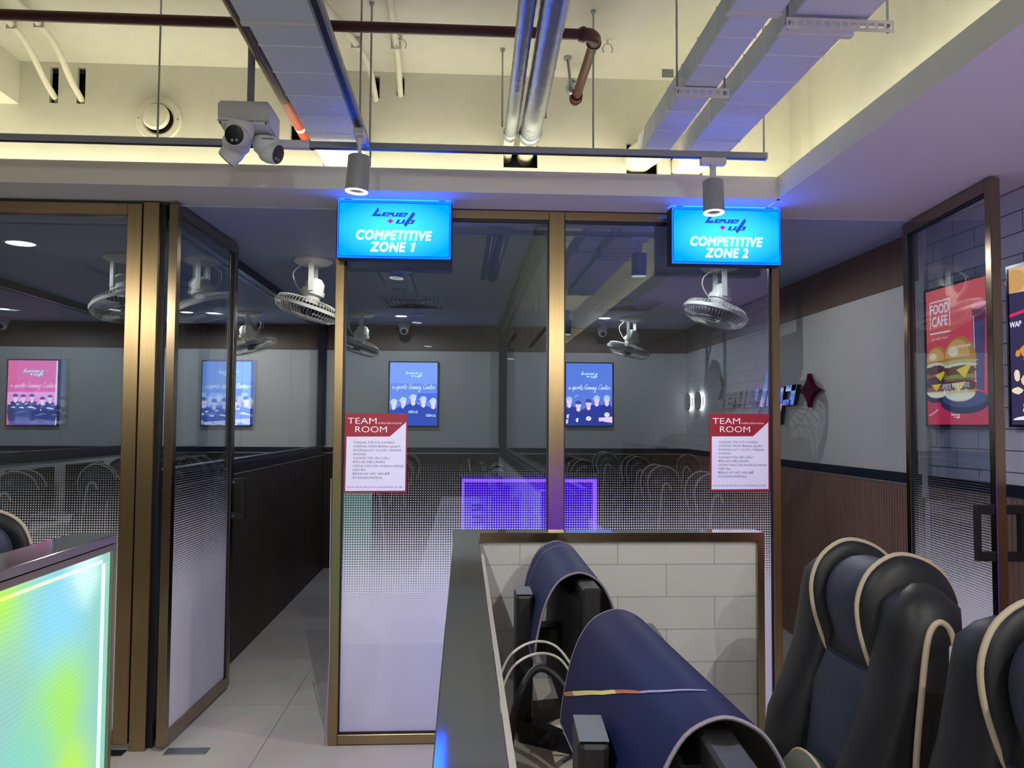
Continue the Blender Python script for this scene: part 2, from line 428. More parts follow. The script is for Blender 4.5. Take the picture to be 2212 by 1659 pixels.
def glass_mat(name, tint, refl, dots=False):
    m, nt, N, L, b = nt_of(name); N.remove(b)
    out = N['Material Output']
    tr = N.new('ShaderNodeBsdfTransparent'); tr.inputs[0].default_value = (*tint, 1)
    gl = N.new('ShaderNodeBsdfGlossy'); gl.inputs['Roughness'].default_value = .0; gl.inputs[0].default_value = (.95, .97, 1, 1)
    # reflectance by angle (Schlick), the same from both sides of the sheet
    ge = N.new('ShaderNodeNewGeometry'); dt = N.new('ShaderNodeVectorMath'); dt.operation = 'DOT_PRODUCT'
    L.new(ge.outputs['Normal'], dt.inputs[0]); L.new(ge.outputs['Incoming'], dt.inputs[1])
    ab = N.new('ShaderNodeMath'); ab.operation = 'ABSOLUTE'; L.new(dt.outputs['Value'], ab.inputs[0])
    om = N.new('ShaderNodeMath'); om.operation = 'SUBTRACT'; om.inputs[0].default_value = 1; L.new(ab.outputs[0], om.inputs[1])
    pw = N.new('ShaderNodeMath'); pw.operation = 'POWER'; pw.inputs[1].default_value = 5; L.new(om.outputs[0], pw.inputs[0])
    mu = N.new('ShaderNodeMath'); mu.operation = 'MULTIPLY_ADD'; mu.inputs[1].default_value = .9; mu.inputs[2].default_value = .04 * refl; mu.use_clamp = True
    L.new(pw.outputs[0], mu.inputs[0])
    mx = N.new('ShaderNodeMixShader'); L.new(mu.outputs[0], mx.inputs[0]); L.new(tr.outputs[0], mx.inputs[1]); L.new(gl.outputs[0], mx.inputs[2])
    res = mx.outputs[0]
    if dots:
        P = 0.0112
        tc = N.new('ShaderNodeTexCoord'); sp = N.new('ShaderNodeSeparateXYZ'); L.new(tc.outputs['Object'], sp.inputs[0])
        def math_(op, a, bb=None, c=None):
            n = N.new('ShaderNodeMath'); n.operation = op
            for i, q in enumerate((a, bb, c)):
                if q is None: continue
                if isinstance(q, (int, float)): n.inputs[i].default_value = q
                else: L.new(q, n.inputs[i])
            return n.outputs[0]
        def cell(s): return math_('SUBTRACT', math_('FRACT', math_('ADD', math_('DIVIDE', s, P), 400.0)), .5)
        cx, cz = cell(sp.outputs[0]), cell(sp.outputs[2])
        d = math_('SQRT', math_('ADD', math_('MULTIPLY', cx, cx), math_('MULTIPLY', cz, cz)))
        r = math_('MULTIPLY_ADD', math_('SUBTRACT', 1.27, sp.outputs[2]), .88, .06)
        on = math_('MULTIPLY', math_('LESS_THAN', d, r), math_('LESS_THAN', sp.outputs[2], 1.27))
        df = N.new('ShaderNodeBsdfDiffuse'); df.inputs[0].default_value = (.84, .84, .87, 1)
        tl = N.new('ShaderNodeBsdfTranslucent'); tl.inputs[0].default_value = (.8, .8, .85, 1)
        m2 = N.new('ShaderNodeMixShader'); m2.inputs[0].default_value = .3; L.new(df.outputs[0], m2.inputs[1]); L.new(tl.outputs[0], m2.inputs[2])
        m3 = N.new('ShaderNodeMixShader'); L.new(on, m3.inputs[0]); L.new(res, m3.inputs[1]); L.new(m2.outputs[0], m3.inputs[2])
        res = m3.outputs[0]
    L.new(res, out.inputs[0])
    return m
M_glass = glass_mat('tinted_glass', (.80, .85, .90), 3.4)
M_frit = glass_mat('dot_printed_glass', (.80, .85, .90), 3.4, dots=True)
M_glassp = glass_mat('partition_glass', (.93, .955, .96), .8)

def led_mat(name, cols, strength, scale=2.2):
    m, nt, N, L, b = nt_of(name); N.remove(b)
    tc = N.new('ShaderNodeTexCoord'); n = N.new('ShaderNodeTexNoise'); n.inputs['Scale'].default_value = scale; n.inputs['Detail'].default_value = 1
    L.new(tc.outputs['Object'], n.inputs['Vector'])
    cr = N.new('ShaderNodeValToRGB'); el = cr.color_ramp.elements
    for i, (p, c) in enumerate(cols):
        e = el[i] if i < 2 else el.new(p)
        e.position = p; e.color = lin(c)
    L.new(n.outputs['Fac'], cr.inputs[0])
    sp = N.new('ShaderNodeSeparateXYZ'); L.new(tc.outputs['Object'], sp.inputs[0])
    # ribbed acrylic: fine lines in the sheet
    mo = N.new('ShaderNodeMath'); mo.operation = 'MODULO'; mo.inputs[1].default_value = .012
    ad = N.new('ShaderNodeMath'); ad.operation = 'ADD'; ad.inputs[1].default_value = 20; L.new(sp.outputs[2], ad.inputs[0]); L.new(ad.outputs[0], mo.inputs[0])
    gt = N.new('ShaderNodeMath'); gt.operation = 'GREATER_THAN'; gt.inputs[1].default_value = .0022; L.new(mo.outputs[0], gt.inputs[0])
    ma = N.new('ShaderNodeMath'); ma.operation = 'MULTIPLY_ADD'; ma.inputs[1].default_value = .10 * strength; ma.inputs[2].default_value = .90 * strength
    L.new(gt.outputs[0], ma.inputs[0])
    e = N.new('ShaderNodeEmission'); L.new(cr.outputs[0], e.inputs[0]); L.new(ma.outputs[0], e.inputs[1])
    L.new(e.outputs[0], N['Material Output'].inputs[0])
    return m
def led_green():
    # the colours the LED chain shows behind the ribbed sheet, by place along (Y) and height (Z)
    m, nt, N, L, b = nt_of('backlit_acrylic_green'); N.remove(b)
    tc = N.new('ShaderNodeTexCoord'); sp = N.new('ShaderNodeSeparateXYZ'); L.new(tc.outputs['Object'], sp.inputs[0])
    nz = N.new('ShaderNodeTexNoise'); nz.inputs['Scale'].default_value = 5; L.new(tc.outputs['Object'], nz.inputs['Vector'])
    col = None; base = lin('#93cdbd')
    for (y_, z_, r, c, f) in ((-.62, 1.03, .42, '#b6f24a', 1), (-.20, .98, .26, '#8fd6ee', 1), (-.48, .82, .24, '#94c8c2', 1), (-.20, .74, .24, '#a8e85c', .9), (-.34, .66, .22, '#88d2c4', .8), (-.45, .56, .16, '#a3c63a', .9), (-.12, .55, .18, '#b8ea5a', .9), (-.08, 1.06, .14, '#d8fff4', .9), (-.2, .42, .2, '#8ee0d0', .8)):
        v = N.new('ShaderNodeCombineXYZ'); L.new(sp.outputs[1], v.inputs[1]); L.new(sp.outputs[2], v.inputs[2])
        d = N.new('ShaderNodeVectorMath'); d.operation = 'DISTANCE'; L.new(v.outputs[0], d.inputs[0]); d.inputs[1].default_value = (0, y_, z_)
        wob = N.new('ShaderNodeMath'); wob.operation = 'MULTIPLY_ADD'; wob.inputs[1].default_value = .14; wob.inputs[2].default_value = -.07; L.new(nz.outputs['Fac'], wob.inputs[0])
        ad = N.new('ShaderNodeMath'); ad.operation = 'ADD'; L.new(d.outputs['Value'], ad.inputs[0]); L.new(wob.outputs[0], ad.inputs[1])
        mr = N.new('ShaderNodeMapRange'); mr.interpolation_type = 'SMOOTHSTEP'; mr.inputs[1].default_value = r * .15; mr.inputs[2].default_value = r; mr.inputs[3].default_value = f; mr.inputs[4].default_value = 0
        L.new(ad.outputs[0], mr.inputs[0])
        mx = N.new('ShaderNodeMix'); mx.data_type = 'RGBA'; L.new(mr.outputs[0], mx.inputs[0])
        if col is None: mx.inputs[6].default_value = base
        else: L.new(col, mx.inputs[6])
        mx.inputs[7].default_value = lin(c); col = mx.outputs[2]
    mo = N.new('ShaderNodeMath'); mo.operation = 'MODULO'; mo.inputs[1].default_value = .012
    a1 = N.new('ShaderNodeMath'); a1.operation = 'ADD'; a1.inputs[1].default_value = 20; L.new(sp.outputs[2], a1.inputs[0]); L.new(a1.outputs[0], mo.inputs[0])
    gt = N.new('ShaderNodeMath'); gt.operation = 'GREATER_THAN'; gt.inputs[1].default_value = .0022; L.new(mo.outputs[0], gt.inputs[0])
    ma = N.new('ShaderNodeMath'); ma.operation = 'MULTIPLY_ADD'; ma.inputs[1].default_value = .10; ma.inputs[2].default_value = 1.05; L.new(gt.outputs[0], ma.inputs[0])
    e = N.new('ShaderNodeEmission'); L.new(col, e.inputs[0]); L.new(ma.outputs[0], e.inputs[1]); L.new(e.outputs[0], N['Material Output'].inputs[0])
    return m
M_led = led_green()
M_ledp = led_mat('backlit_acrylic_purple', [(0.3, '#5010e8'), (.55, '#4400e8'), (.8, '#7a30ff')], LEDWALL, 1.2)
M_lededge = glow('led_line_purple', '#9a5cff', LEDWALL * 1.3)
M_ledw = glow('led_line_white', '#c8fff0', 1.6)
M_ledl = glow('led_line_pale', '#d6ffb8', 1.4)
M_ledy = glow('led_line_yellow', '#e2ff7a', 1.3)
M_cove = glow('cove_led', (1.0, .95, .68), COVE)
M_dl = glow('downlight_disc', '#ffffff', 6.0)
M_dloff = mat('downlight_unlit', '#c9ccd6', .3, noise=.02)
M_lamp = glow('spot_led', '#ffffff', 2.0)

# ------------------------------------------------------------------ the room shell
XR, XL, YB, YF = 2.313, -5.12, 8.55, -4.2
PY = 3.896          # glass front
CZ = 2.455
def skin(name, boxes, m):
    mb = MB()
    for bx in boxes: mb.box(*bx)
    o = mb.build(name, m); o['kind'] = 'structure'; return o
skin('floor', [(XL, XR, YF, YB, -.06, 0)], M_floor)
skin('ceiling', [(XL, 1.62, YF, 3.95, 3.09, 3.15)], M_slab)
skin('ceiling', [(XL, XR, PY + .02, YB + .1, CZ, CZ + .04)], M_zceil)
skin('trim_1', [(XL, 1.385, 3.61, PY + .02, 2.46, 2.49), (XL, 1.40, 3.59, 3.61, 2.46, 2.56),
                (1.40, XR, YF, PY + .02, 2.46, 2.49), (1.385, 1.40, YF, 3.61, 2.46, 2.56)], M_white)
# recess wall with the holes that pipes and ducts run through
def wall_holes(name, x0, x1, z0, z1, y0, y1, holes, m):
    xs = sorted({x0, x1, *[h[0] for h in holes], *[h[1] for h in holes]}); zs = sorted({z0, z1, *[h[2] for h in holes], *[h[3] for h in holes]})
    mb = MB()
    for a, b in zip(xs[:-1], xs[1:]):
        for c, d in zip(zs[:-1], zs[1:]):
            mx, mz = (a + b) / 2, (c + d) / 2
            if any(h[0] < mx < h[1] and h[2] < mz < h[3] for h in holes): continue
            mb.box(a, b, y0, y1, c, d)
    bmesh.ops.remove_doubles(mb.bm, verts=mb.bm.verts, dist=1e-5)
    o = mb.build(name, m); o['kind'] = 'structure'; return o
HOLES = [(-1.896, -1.858, 2.90, 3.07), (-1.776, -1.738, 2.90, 3.07), (-.44, -.405, 2.963, 3.07), (-.326, -.29, 2.98, 3.07),
         (.175, .335, 2.652, 2.76), (.756, .905, 2.636, 2.78), (.968, 1.12, 2.636, 2.72), (-.81, -.70, 2.71, 2.83), (-.66, -.44, 2.64, 2.74)]
wall_holes('wall_recess', XL, 1.62, 2.49, 3.09, 3.84, 3.865, HOLES, M_slab)
skin('hole_dark_backing', [(XL, 1.62, 3.96, 3.97, 2.5, 3.09)], M_black)  # black sheet added behind the holes so they read as unlit
skin('wall_recess_right', [(1.58, 1.66, YF, 3.84, 2.49, 3.09), (1.545, 1.58, 3.70, 3.84, 2.49, 3.09)], M_slab)
skin('trim_2', [(XL, -2.03, YF, 3.84, 2.89, 3.09)], M_slab)
skin('wall_front', [(XL, XR, YF - .1, YF, 0, 3.1)], M_wallc)
skin('wall_left', [(XL - .1, XL, YF - .1, YB, 0, 3.1)], M_wallc)
# back wall of the zones: wainscot, rail, panel, veneer band
def dressed_wall(name, along, pos, a0, a1, face, panel=M_wallc, step=.028, slat=None):
    """along 'x' (wall facing -y at y=pos) or 'y' (wall facing face*x at x=pos)"""
    def bx(mb, a, b, d0, d1, z0, z1):
        if along == 'x': mb.box(a, b, pos - d1, pos - d0, z0, z1)
        else:
            p = sorted((pos + face * d0, pos + face * d1)); mb.box(p[0], p[1], a, b, z0, z1)
    root = struct(name)
    mb = MB(); bx(mb, a0, a1, -.06, 0, 0, 2.6); mb.build('panel', panel, root)
    mb = MB(); bx(mb, a0, a1, 0.0, .008, 2.20, 2.46); mb.build('veneer_band', M_wood, root)
    mb = MB(); bx(mb, a0, a1, 0.0, .016, 1.16, 1.212); mb.build('rail', M_rail, root)
    mb = MB(); bx(mb, a0, a1, 0.0, .014, 1.150, 1.16); mb.build('rail_trim', M_trim, root)
    mb = MB(); mb.use(M_slatd); bx(mb, a0, a1, 0, .004, .0, 1.15); mb.use(slat or M_slat)
    n = int((a1 - a0) / step)
    for k in range(n): bx(mb, a0 + k * step, a0 + k * step + step * .66, .004, .010, 0.0, 1.15)
    mb.build('slat_wainscot', None, root)
    return root
dressed_wall('wall_back', 'x', YB, XL, XR, 1, slat=M_slat2)  # wainscot takes the darker slats where little light reaches
dressed_wall('wall_right', 'y', XR, 4.08, YB, -1)
# right wall outside the zones: white brick cladding
r = struct('wall_right_brick')
MB().box(XR, XR + .06, YF, 4.08, 0, 2.6).build('panel', M_brickr, r)
mb = MB(); mb.box(XR - .012, XR, YF, 4.025, 1.16, 1.21); mb.build('rail', M_rail, r)
mb = MB(); mb.use(M_slatd).box(XR - .004, XR, YF, 4.025, 0, 1.155); mb.use(M_slat)
k = YF
while k < 4.0:
    mb.box(XR - .013, XR - .004, k, k + .030, 0, 1.155); k += .036
mb.build('slat_wainscot', None, r)
MB().box(XR - .014, XR, 4.025, 4.075, 1.10, 2.46).build('corner_strip', M_white, r)

# low walls with glass between the zones
def divider(n, x, y0, y1, facing_light):
    """facing_light: side of the low wall (+1/-1) that is pale, the other side is dark panels"""
    low = struct('wall_low_divider')
    mb = MB(); mb.box(x - .035, x + .035, y0, y1, 0, 1.135); mb.build('core', M_slatd, low)
    dark = -facing_light
    mb = MB(); k = y0; j = 0
    while k < y1 - .01:
        e = min(k + .62, y1); q = k
        while q < e - .012:
            a, b = sorted((x + dark * .035, x + dark * .043)); mb.box(a, b, q, q + .011, 0, 1.135); q += .0145
        k = e + .004; j += 1
    mb.build('dark_panel_cladding', M_slat2, low)
    a, b = sorted((x + facing_light * .035, x + facing_light * .041)); MB().box(a, b, y0, y1, 0, 1.135).build('pale_panel_cladding', M_wallc, low)
    mb = MB(); mb.box(x - .048, x + .048, y0, y1, 1.135, 1.144); mb.build('edge_trim', M_trim, low)
    win = struct('window_%d' % n)
    mb = MB(); mb.box(x - .045, x + .045, y0, y1, 1.146, 1.205); mb.box(x - .03, x + .03, y0, y1, 1.205, 1.228)
    mb.box(x - .045, x + .045, y0, y1, 2.40, CZ); mb.box(x - .045, x + .045, y1 - .05, y1, 1.228, 2.40)
    mb.build('window_frame', M_rail, win)
    ks = [y0, y0 + (y1 - y0) / 3, y0 + 2 * (y1 - y0) / 3, y1 - .05]
    for a, b in zip(ks[:-1], ks[1:]):
        MB().box(x - .005, x + .005, a + .002, b - .002, 1.228, 2.40).build('pane', M_glassp, win)
    MB().box(x - .0125, x - .0085, y0, y1, 2.392, 2.40).build('bright_bead', M_galv, win)
divider(4, -1.435, 3.95, YB - .02, -1)
divider(5, -3.29, 3.95, YB - .02, 1)
divider(6, .40, 3.95, YB - .02, -1)

# ------------------------------------------------------------------ glass front of the zones
def frame_panel(root, x0, x1, z0, z1, wl, wr, wt, wb, dp, y, mb_frame, frit=True):
    """brass frame members around one pane (local coords of root)"""
    if wl: mb_frame.box(x0, x0 + wl, y - dp / 2, y + dp / 2, z0, z1, .002, 1)
    if wr: mb_frame.box(x1 - wr, x1, y - dp / 2, y + dp / 2, z0, z1, .002, 1)
    if wt: mb_frame.box(x0 + wl, x1 - wr, y - dp / 2, y + dp / 2, z1 - wt, z1)
    if wb: mb_frame.box(x0 + wl, x1 - wr, y - dp / 2, y + dp / 2, z0, z0 + wb)
def pane(root, x0, x1, z0, z1, y, name='pane', t=.008):
    mb = MB(); mb.use(M_frit); mb.poly([(x0, y - t / 2, z0), (x1, y - t / 2, z0), (x1, y - t / 2, z1), (x0, y - t / 2, z1)])
    mb.use(M_glass)
    for q in ([(x0, y + t / 2, z0), (x0, y + t / 2, z1), (x1, y + t / 2, z1), (x1, y + t / 2, z0)],):
        mb.poly(q)
    mb.use(M_rail)
    mb.poly([(x0, y - t / 2, z1), (x1, y - t / 2, z1), (x1, y + t / 2, z1), (x0, y + t / 2, z1)])
    mb.poly([(x0, y - t / 2, z0), (x0, y + t / 2, z0), (x1, y + t / 2, z0), (x1, y - t / 2, z0)])
    mb.keep = True
    return mb.build(name, None, root)
# zone front 1 : between the two doors
w1 = struct('window_1', (0, PY, 0))
mb = MB(); mb.box(-.598, -.557, -.03, .03, 0, 2.455, .002, 1); mb.build('left_post', M_brass, w1)
mb = MB(); mb.box(.393, .467, -.03, .03, 0, 2.455, .002, 1); mb.build('middle_post', M_brass, w1)
mb = MB(); mb.box(1.459, 1.497, -.03, .03, 0, 2.455, .002, 1); mb.build('right_post', M_brass, w1)
mb = MB(); mb.box(-.557, .393, -.03, .03, 2.415, 2.455, .002, 1); mb.box(.467, 1.459, -.03, .03, 2.415, 2.455, .002, 1); mb.build('head_beam', M_brass, w1)
mb = MB(); mb.box(-.557, .393, -.03, .03, 0.004, .048, .002, 1); mb.box(.467, 1.459, -.03, .03, .004, .048, .002, 1); mb.build('sill_beam', M_brass, w1)
mb = MB()
for a, b in ((-.557, .393), (.467, 1.459)):
    for x in (a, b - .006): mb.box(x, x + .006, -.012, .012, .048, 2.415)
    mb.box(a + .006, b - .006, -.012, .012, 2.405, 2.415); mb.box(a + .006, b - .006, -.012, .012, .048, .054)
mb.build('glazing_gasket', M_rail, w1)
pane(w1, -.551, .387, .054, 2.405, 0); pane(w1, .473, 1.453, .054, 2.405, 0)
mb = MB(); mb.tube([(-.604, -.034, 0.0), (-.609, -.036, .1), (-.60, -.036, .25), (-.596, -.034, .4), (-.601, -.034, .8), (-.602, -.034, 1.2)], .003, 6); mb.build('loose_edge_strip', M_trim, w1)
# zone front on the left
w2 = struct('window_2', (0, PY - .02, 0))
mb = MB(); mb.box(-1.462, -1.392, -.04, .03, 0, 2.452, .002, 1); mb.build('jamb_post', M_brass, w2)
mb = MB(); mb.box(-1.535, -1.470, -.035, .025, .03, 2.445, .002, 1); mb.box(-2.76, -2.70, -.035, .025, .03, 2.445, .002, 1)
mb.box(-2.70, -1.535, -.035, .025, 2.395, 2.445, .002, 1); mb.box(-2.70, -1.535, -.035, .025, .03, .085, .002, 1); mb.build('sash_frame', M_brass, w2)
mb = MB(); mb.box(-1.470, -1.462, -.02, .01, .03, 2.445); mb.box(-1.392, -1.375, .0, .03, 0, 2.45); mb.build('dark_gap_seal', M_rail, w2)
pane(w2, -2.70, -1.535, .085, 2.395, 0)
mb = MB(); mb.box(-2.76, -1.36, -.02, .03, 2.445, 2.46); mb.build('head_seal', M_black, w2)
w3 = struct('window_3', (0, PY - .02, 0))
mb = MB(); mb.box(-2.86, -2.77, -.035, .025, 0, 2.45, .002, 1); mb.box(XL, -2.86, -.035, .025, 2.395, 2.445); mb.box(XL, -2.86, -.035, .025, .03, .085); mb.build('window_frame', M_brass, w3)
pane(w3, XL, -2.86, .085, 2.395, 0)
# steel floor plates of the closers
tag(MB().box(-1.60, -1.474, 3.79, 3.852, .0, .004, .001, 1).build('floor_plate', M_rail), 'dark steel floor plate under the closed left glass sash', 'floor plate')
tag(MB().box(-1.30, -1.115, 3.79, 3.865, .0, .004, .001, 1).build('floor_plate', M_galv), 'grey steel floor plate with screws beside the open left door', 'floor plate')

def door_leaf(n, loc, rz, wdt, handle_x, hside, ztop):
    """leaf built along local +x from the hinge at x=0"""
    d = struct('door_%d' % n, loc, rz)
    mb = MB(); fw = .045
    mb.box(0, fw, -.02, .02, .02, ztop, .002, 1); mb.box(wdt - fw, wdt, -.02, .02, .02, ztop, .002, 1)
    mb.box(fw, wdt - fw, -.02, .02, ztop - .05, ztop); mb.box(fw, wdt - fw, -.02, .02, .02, .075)
    mb.build('door_frame', M_brassd, d)
    mb = MB()
    for x in (fw, wdt - fw - .005): mb.box(x, x + .005, -.014, .014, .075, ztop - .05)
    mb.box(fw + .005, wdt - fw - .005, -.014, .014, ztop - .057, ztop - .05); mb.build('door_gasket', M_rail, d)
    pane(d, fw + .005, wdt - fw - .005, .075, ztop - .057, 0)
    mb = MB(); z0, z1 = .925, 1.145; mb.use(M_black)
    for sd in (-1, 1):
        a, b = sorted((sd * .02, sd * .092)); a2, b2 = sorted((sd * .076, sd * .092))
        for z in (z0, z1 - .036): mb.box(wdt - .040, wdt - .008, a, b, z, z + .036, .002, 1)
        mb.box(wdt - .040, wdt - .008, a2, b2, z0 + .036, z1 - .036)
        mb.use(M_galv)
        for z in (z0 + .018, z1 - .018): mb.cyl((wdt - .042, sd * .034, z), (wdt - .0395, sd * .034, z), .004, seg=8)
        mb.use(M_black)
    mb.build('door_handle', None, d)
    return d
door_leaf(1, (-1.325, 3.83, 0), math.radians(87.6), .885, 0, 1, 2.445)
door_leaf(2, (2.19, 3.985, 0), math.radians(-95.5), .815, 0, 1, 2.45)

# ------------------------------------------------------------------ lit zone signs
M_sgn_in = None
def sign_face():
    m, nt, N, L, b = nt_of('lit_sign_face'); N.remove(b)
    tc = N.new('ShaderNodeTexCoord'); mp = N.new('ShaderNodeMapping'); mp.inputs['Scale'].default_value = (3.5, 0, 7.0)
    L.new(tc.outputs['Object'], mp.inputs[0])
    gr = N.new('ShaderNodeTexGradient'); gr.gradient_type = 'SPHERICAL'; L.new(mp.outputs[0], gr.inputs[0])
    cr = N.new('ShaderNodeValToRGB'); cr.color_ramp.elements[0].color = (0, .36, 5.0, 1); cr.color_ramp.elements[1].color = (.06, .80, 5.8, 1); cr.color_ramp.elements[1].position = .75
    L.new(gr.outputs['Fac'], cr.inputs[0])
    e = N.new('ShaderNodeEmission'); e.inputs[1].default_value = SIGN; L.new(cr.outputs[0], e.inputs[0]); L.new(e.outputs[0], N['Material Output'].inputs[0])
    return m
M_sf = sign_face()
M_srim = glow('lit_sign_rim', (.012, .22, 5.5), SIGN)
M_sline = glow('lit_sign_line', '#0a3fd0', SIGN * .8)
M_stext = glow('lit_sign_text', '#dffcf8', SIGN * .95)
M_slogo = glow('lit_sign_logo', '#2f58dc', SIGN * .75)
M_sstar = glow('lit_sign_star', '#c42fd6', SIGN * .8)
M_sback = mat('sign_case_navy', '#0d1430', .4, noise=.05)
M_sglow = glow('sign_top_light_gap', (.01, .12, 1.0), SIGN * 10)
def rrect(cx, cz, hw, hh, r, n=5):
    pts = []
    for q, (sx, sz) in enumerate(((1, 1), (-1, 1), (-1, -1), (1, -1))):
        for k in range(n + 1):
            a = q * PI / 2 + PI / 2 * k / n
            pts.append((cx + sx * (hw - r) + r * math.cos(a), cz + sz * (hh - r) + r * math.sin(a)))
    return pts
def zone_sign(cx, num, label):
    W, Hh, D = .513, .262, .082
    t = thing('lit_sign', label, 'sign', (cx, 3.72, 2.319), 0, 'lit zone signs')
    MB().box(-W / 2, W / 2, .004, D, -Hh / 2, Hh / 2, .002, 1).build('case', M_sback, t)
    MB().box(-W / 2 + .004, W / 2 - .004, .0, .004, -Hh / 2 + .002, Hh / 2 + .002).build('lit_rim', M_srim, t)
    MB().flat(rrect(0, 0, W / 2 - .009, Hh / 2 - .009, .014), -.0006).build('outline', M_sline, t)
    MB().flat(rrect(0, 0, W / 2 - .0115, Hh / 2 - .0115, .012), -.0012).build('face', M_sf, t)
    mb = MB(); logo(mb, -.004, .056, .196, -.0018, M_slogo, M_sstar); mb.build('shop_logo', None, t)
    mb = MB(); mb.use(M_stext); text(mb, 'COMPETITIVE', 0, -.045, .040, -.0018, 'CENTER', .2, .042, .86, 1.1); 
    if num == '1':
        text(mb, 'ZONE', -.027, -.098, .040, -.0018, 'CENTER', .2, .042, .89, 1.1)
        mb.flat([(x_ + .024, z_) for x_, z_ in ((.0495, -.098), (.0625, -.098), (.0720, -.057), (.0630, -.057), (.0500, -.0640), (.0520, -.0725), (.0560, -.0712))], -.0018)
    else: text(mb, 'ZONE ' + num, 0, -.098, .040, -.0018, 'CENTER', .2, .042, .89, 1.1)
    mb.build('lettering', None, t)
    MB().box(-W / 2 + .01, W / 2 - .01, .014, D - .008, Hh / 2, Hh / 2 + .0006).build('top_light_gap', M_sglow, t)
    MB().box(-W / 2 + .03, -W / 2 + .06, .02, .06, Hh / 2 + .004, 2.46 - 2.319 ).build('hanger', M_sback, t)
    MB().box(W / 2 - .06, W / 2 - .03, .02, .06, Hh / 2 + .004, 2.46 - 2.319).build('hanger', M_sback, t)
zone_sign(-.318, '1', 'left lit cyan sign, reading COMPETITIVE ZONE with figure one')
zone_sign(1.195, '2', 'right lit cyan sign, reading COMPETITIVE ZONE with figure two')

# ------------------------------------------------------------------ team room posters on the glass
LINES = [('CHÚNG TÔI CÓ ', 'CAMERA', ''), ('CHỐNG TRỘM ĐANG QUAY.', '', ''), ('KHÔNG ', 'HÚT THUỐC', ' TRONG'), ('PHÒNG.', '', ''), ('CHÚNG TÔI YÊU CẦU', '', ''),
         ('', 'ĐỀN BÙ', ' NẾU PHẦN'), ('', 'HỎNG HÓC', ' DO KHÁCH HÀNG'), ('GÂY RA.', '', ''), ('ĐĂNG KÝ ', 'HỘI VIÊN', ' ĐỂ'), ('SỬ DỤNG PHÒNG.', '', '')]
def team_poster(x, z, label):
    t = thing('paper_notice', label, 'poster', (x, PY - .0046, z), 0, 'team room notices')
    W, Hh = .287, .365
    MB().box(0, W, -.0008, 0, -Hh, 0).build('red_sheet', M_signred, t)
    k = Hh / 1515.0      # from the sheet's own layout grid
    P = lambda a, b: ((a - 45) * W / 1170.0, -(b - 98) * Hh / 1520.0)
    MB().flat([P(82, 548), P(890, 542), P(1192, 262), P(1186, 1578), P(70, 1588)], -.0012).build('white_field', M_paper, t)
    mb = MB(); mb.use(M_letw)
    x0, z0 = P(92, 300); text(mb, 'TEAM', x0, z0, .0275, -.0015, 'LEFT', 0, -.006, 1.34)
    x0, z0 = P(225, 463); text(mb, 'ROOM', x0, z0, .0275, -.0015, 'LEFT', 0, -.006, 1.25)
    x0, z0 = P(662, 300); text(mb, 'HƯỚNG DẪN SỬ DỤNG', x0, z0, .0065, -.0015, 'LEFT', 0, 0, 1.05)
    mb.build('heading', None, t)
    mb = MB()
    for i, (a, b, c) in enumerate(LINES):
        x0, z0 = P(212 - i * 1.2, 677 + i * 75)
        for s_, m_ in ((a, M_ink), (b, M_inkr), (c, M_ink)):
            if not s_.strip(): continue
            if s_.startswith(' '): x0 += .0045
            mb.use(m_); wd = text(mb, s_.strip(), x0, z0, .0088, -.0016, 'LEFT', 0, 0, 1.27); x0 += (wd or 0) + (.0045 if s_.endswith(' ') else .001)
    mb.build('lettering', None, t)
    mb = MB(); mb.use(M_ink); x0, z0 = P(95, 1525); text(mb, 'XIN HÃY LIÊN HỆ VỚI QUẦY THU NGÂN ĐỂ ĐƯỢC HỖ TRỢ', x0, z0, .0058, -.0016, 'LEFT', 0, 0, 1.09)
    mb.build('footer_lettering', None, t)
team_poster(-.548, 1.4985, 'left one of the two red TEAM ROOM notices, beside the open doorway')
team_poster(1.164, 1.5085, 'right one of the two red TEAM ROOM notices, at the right post')

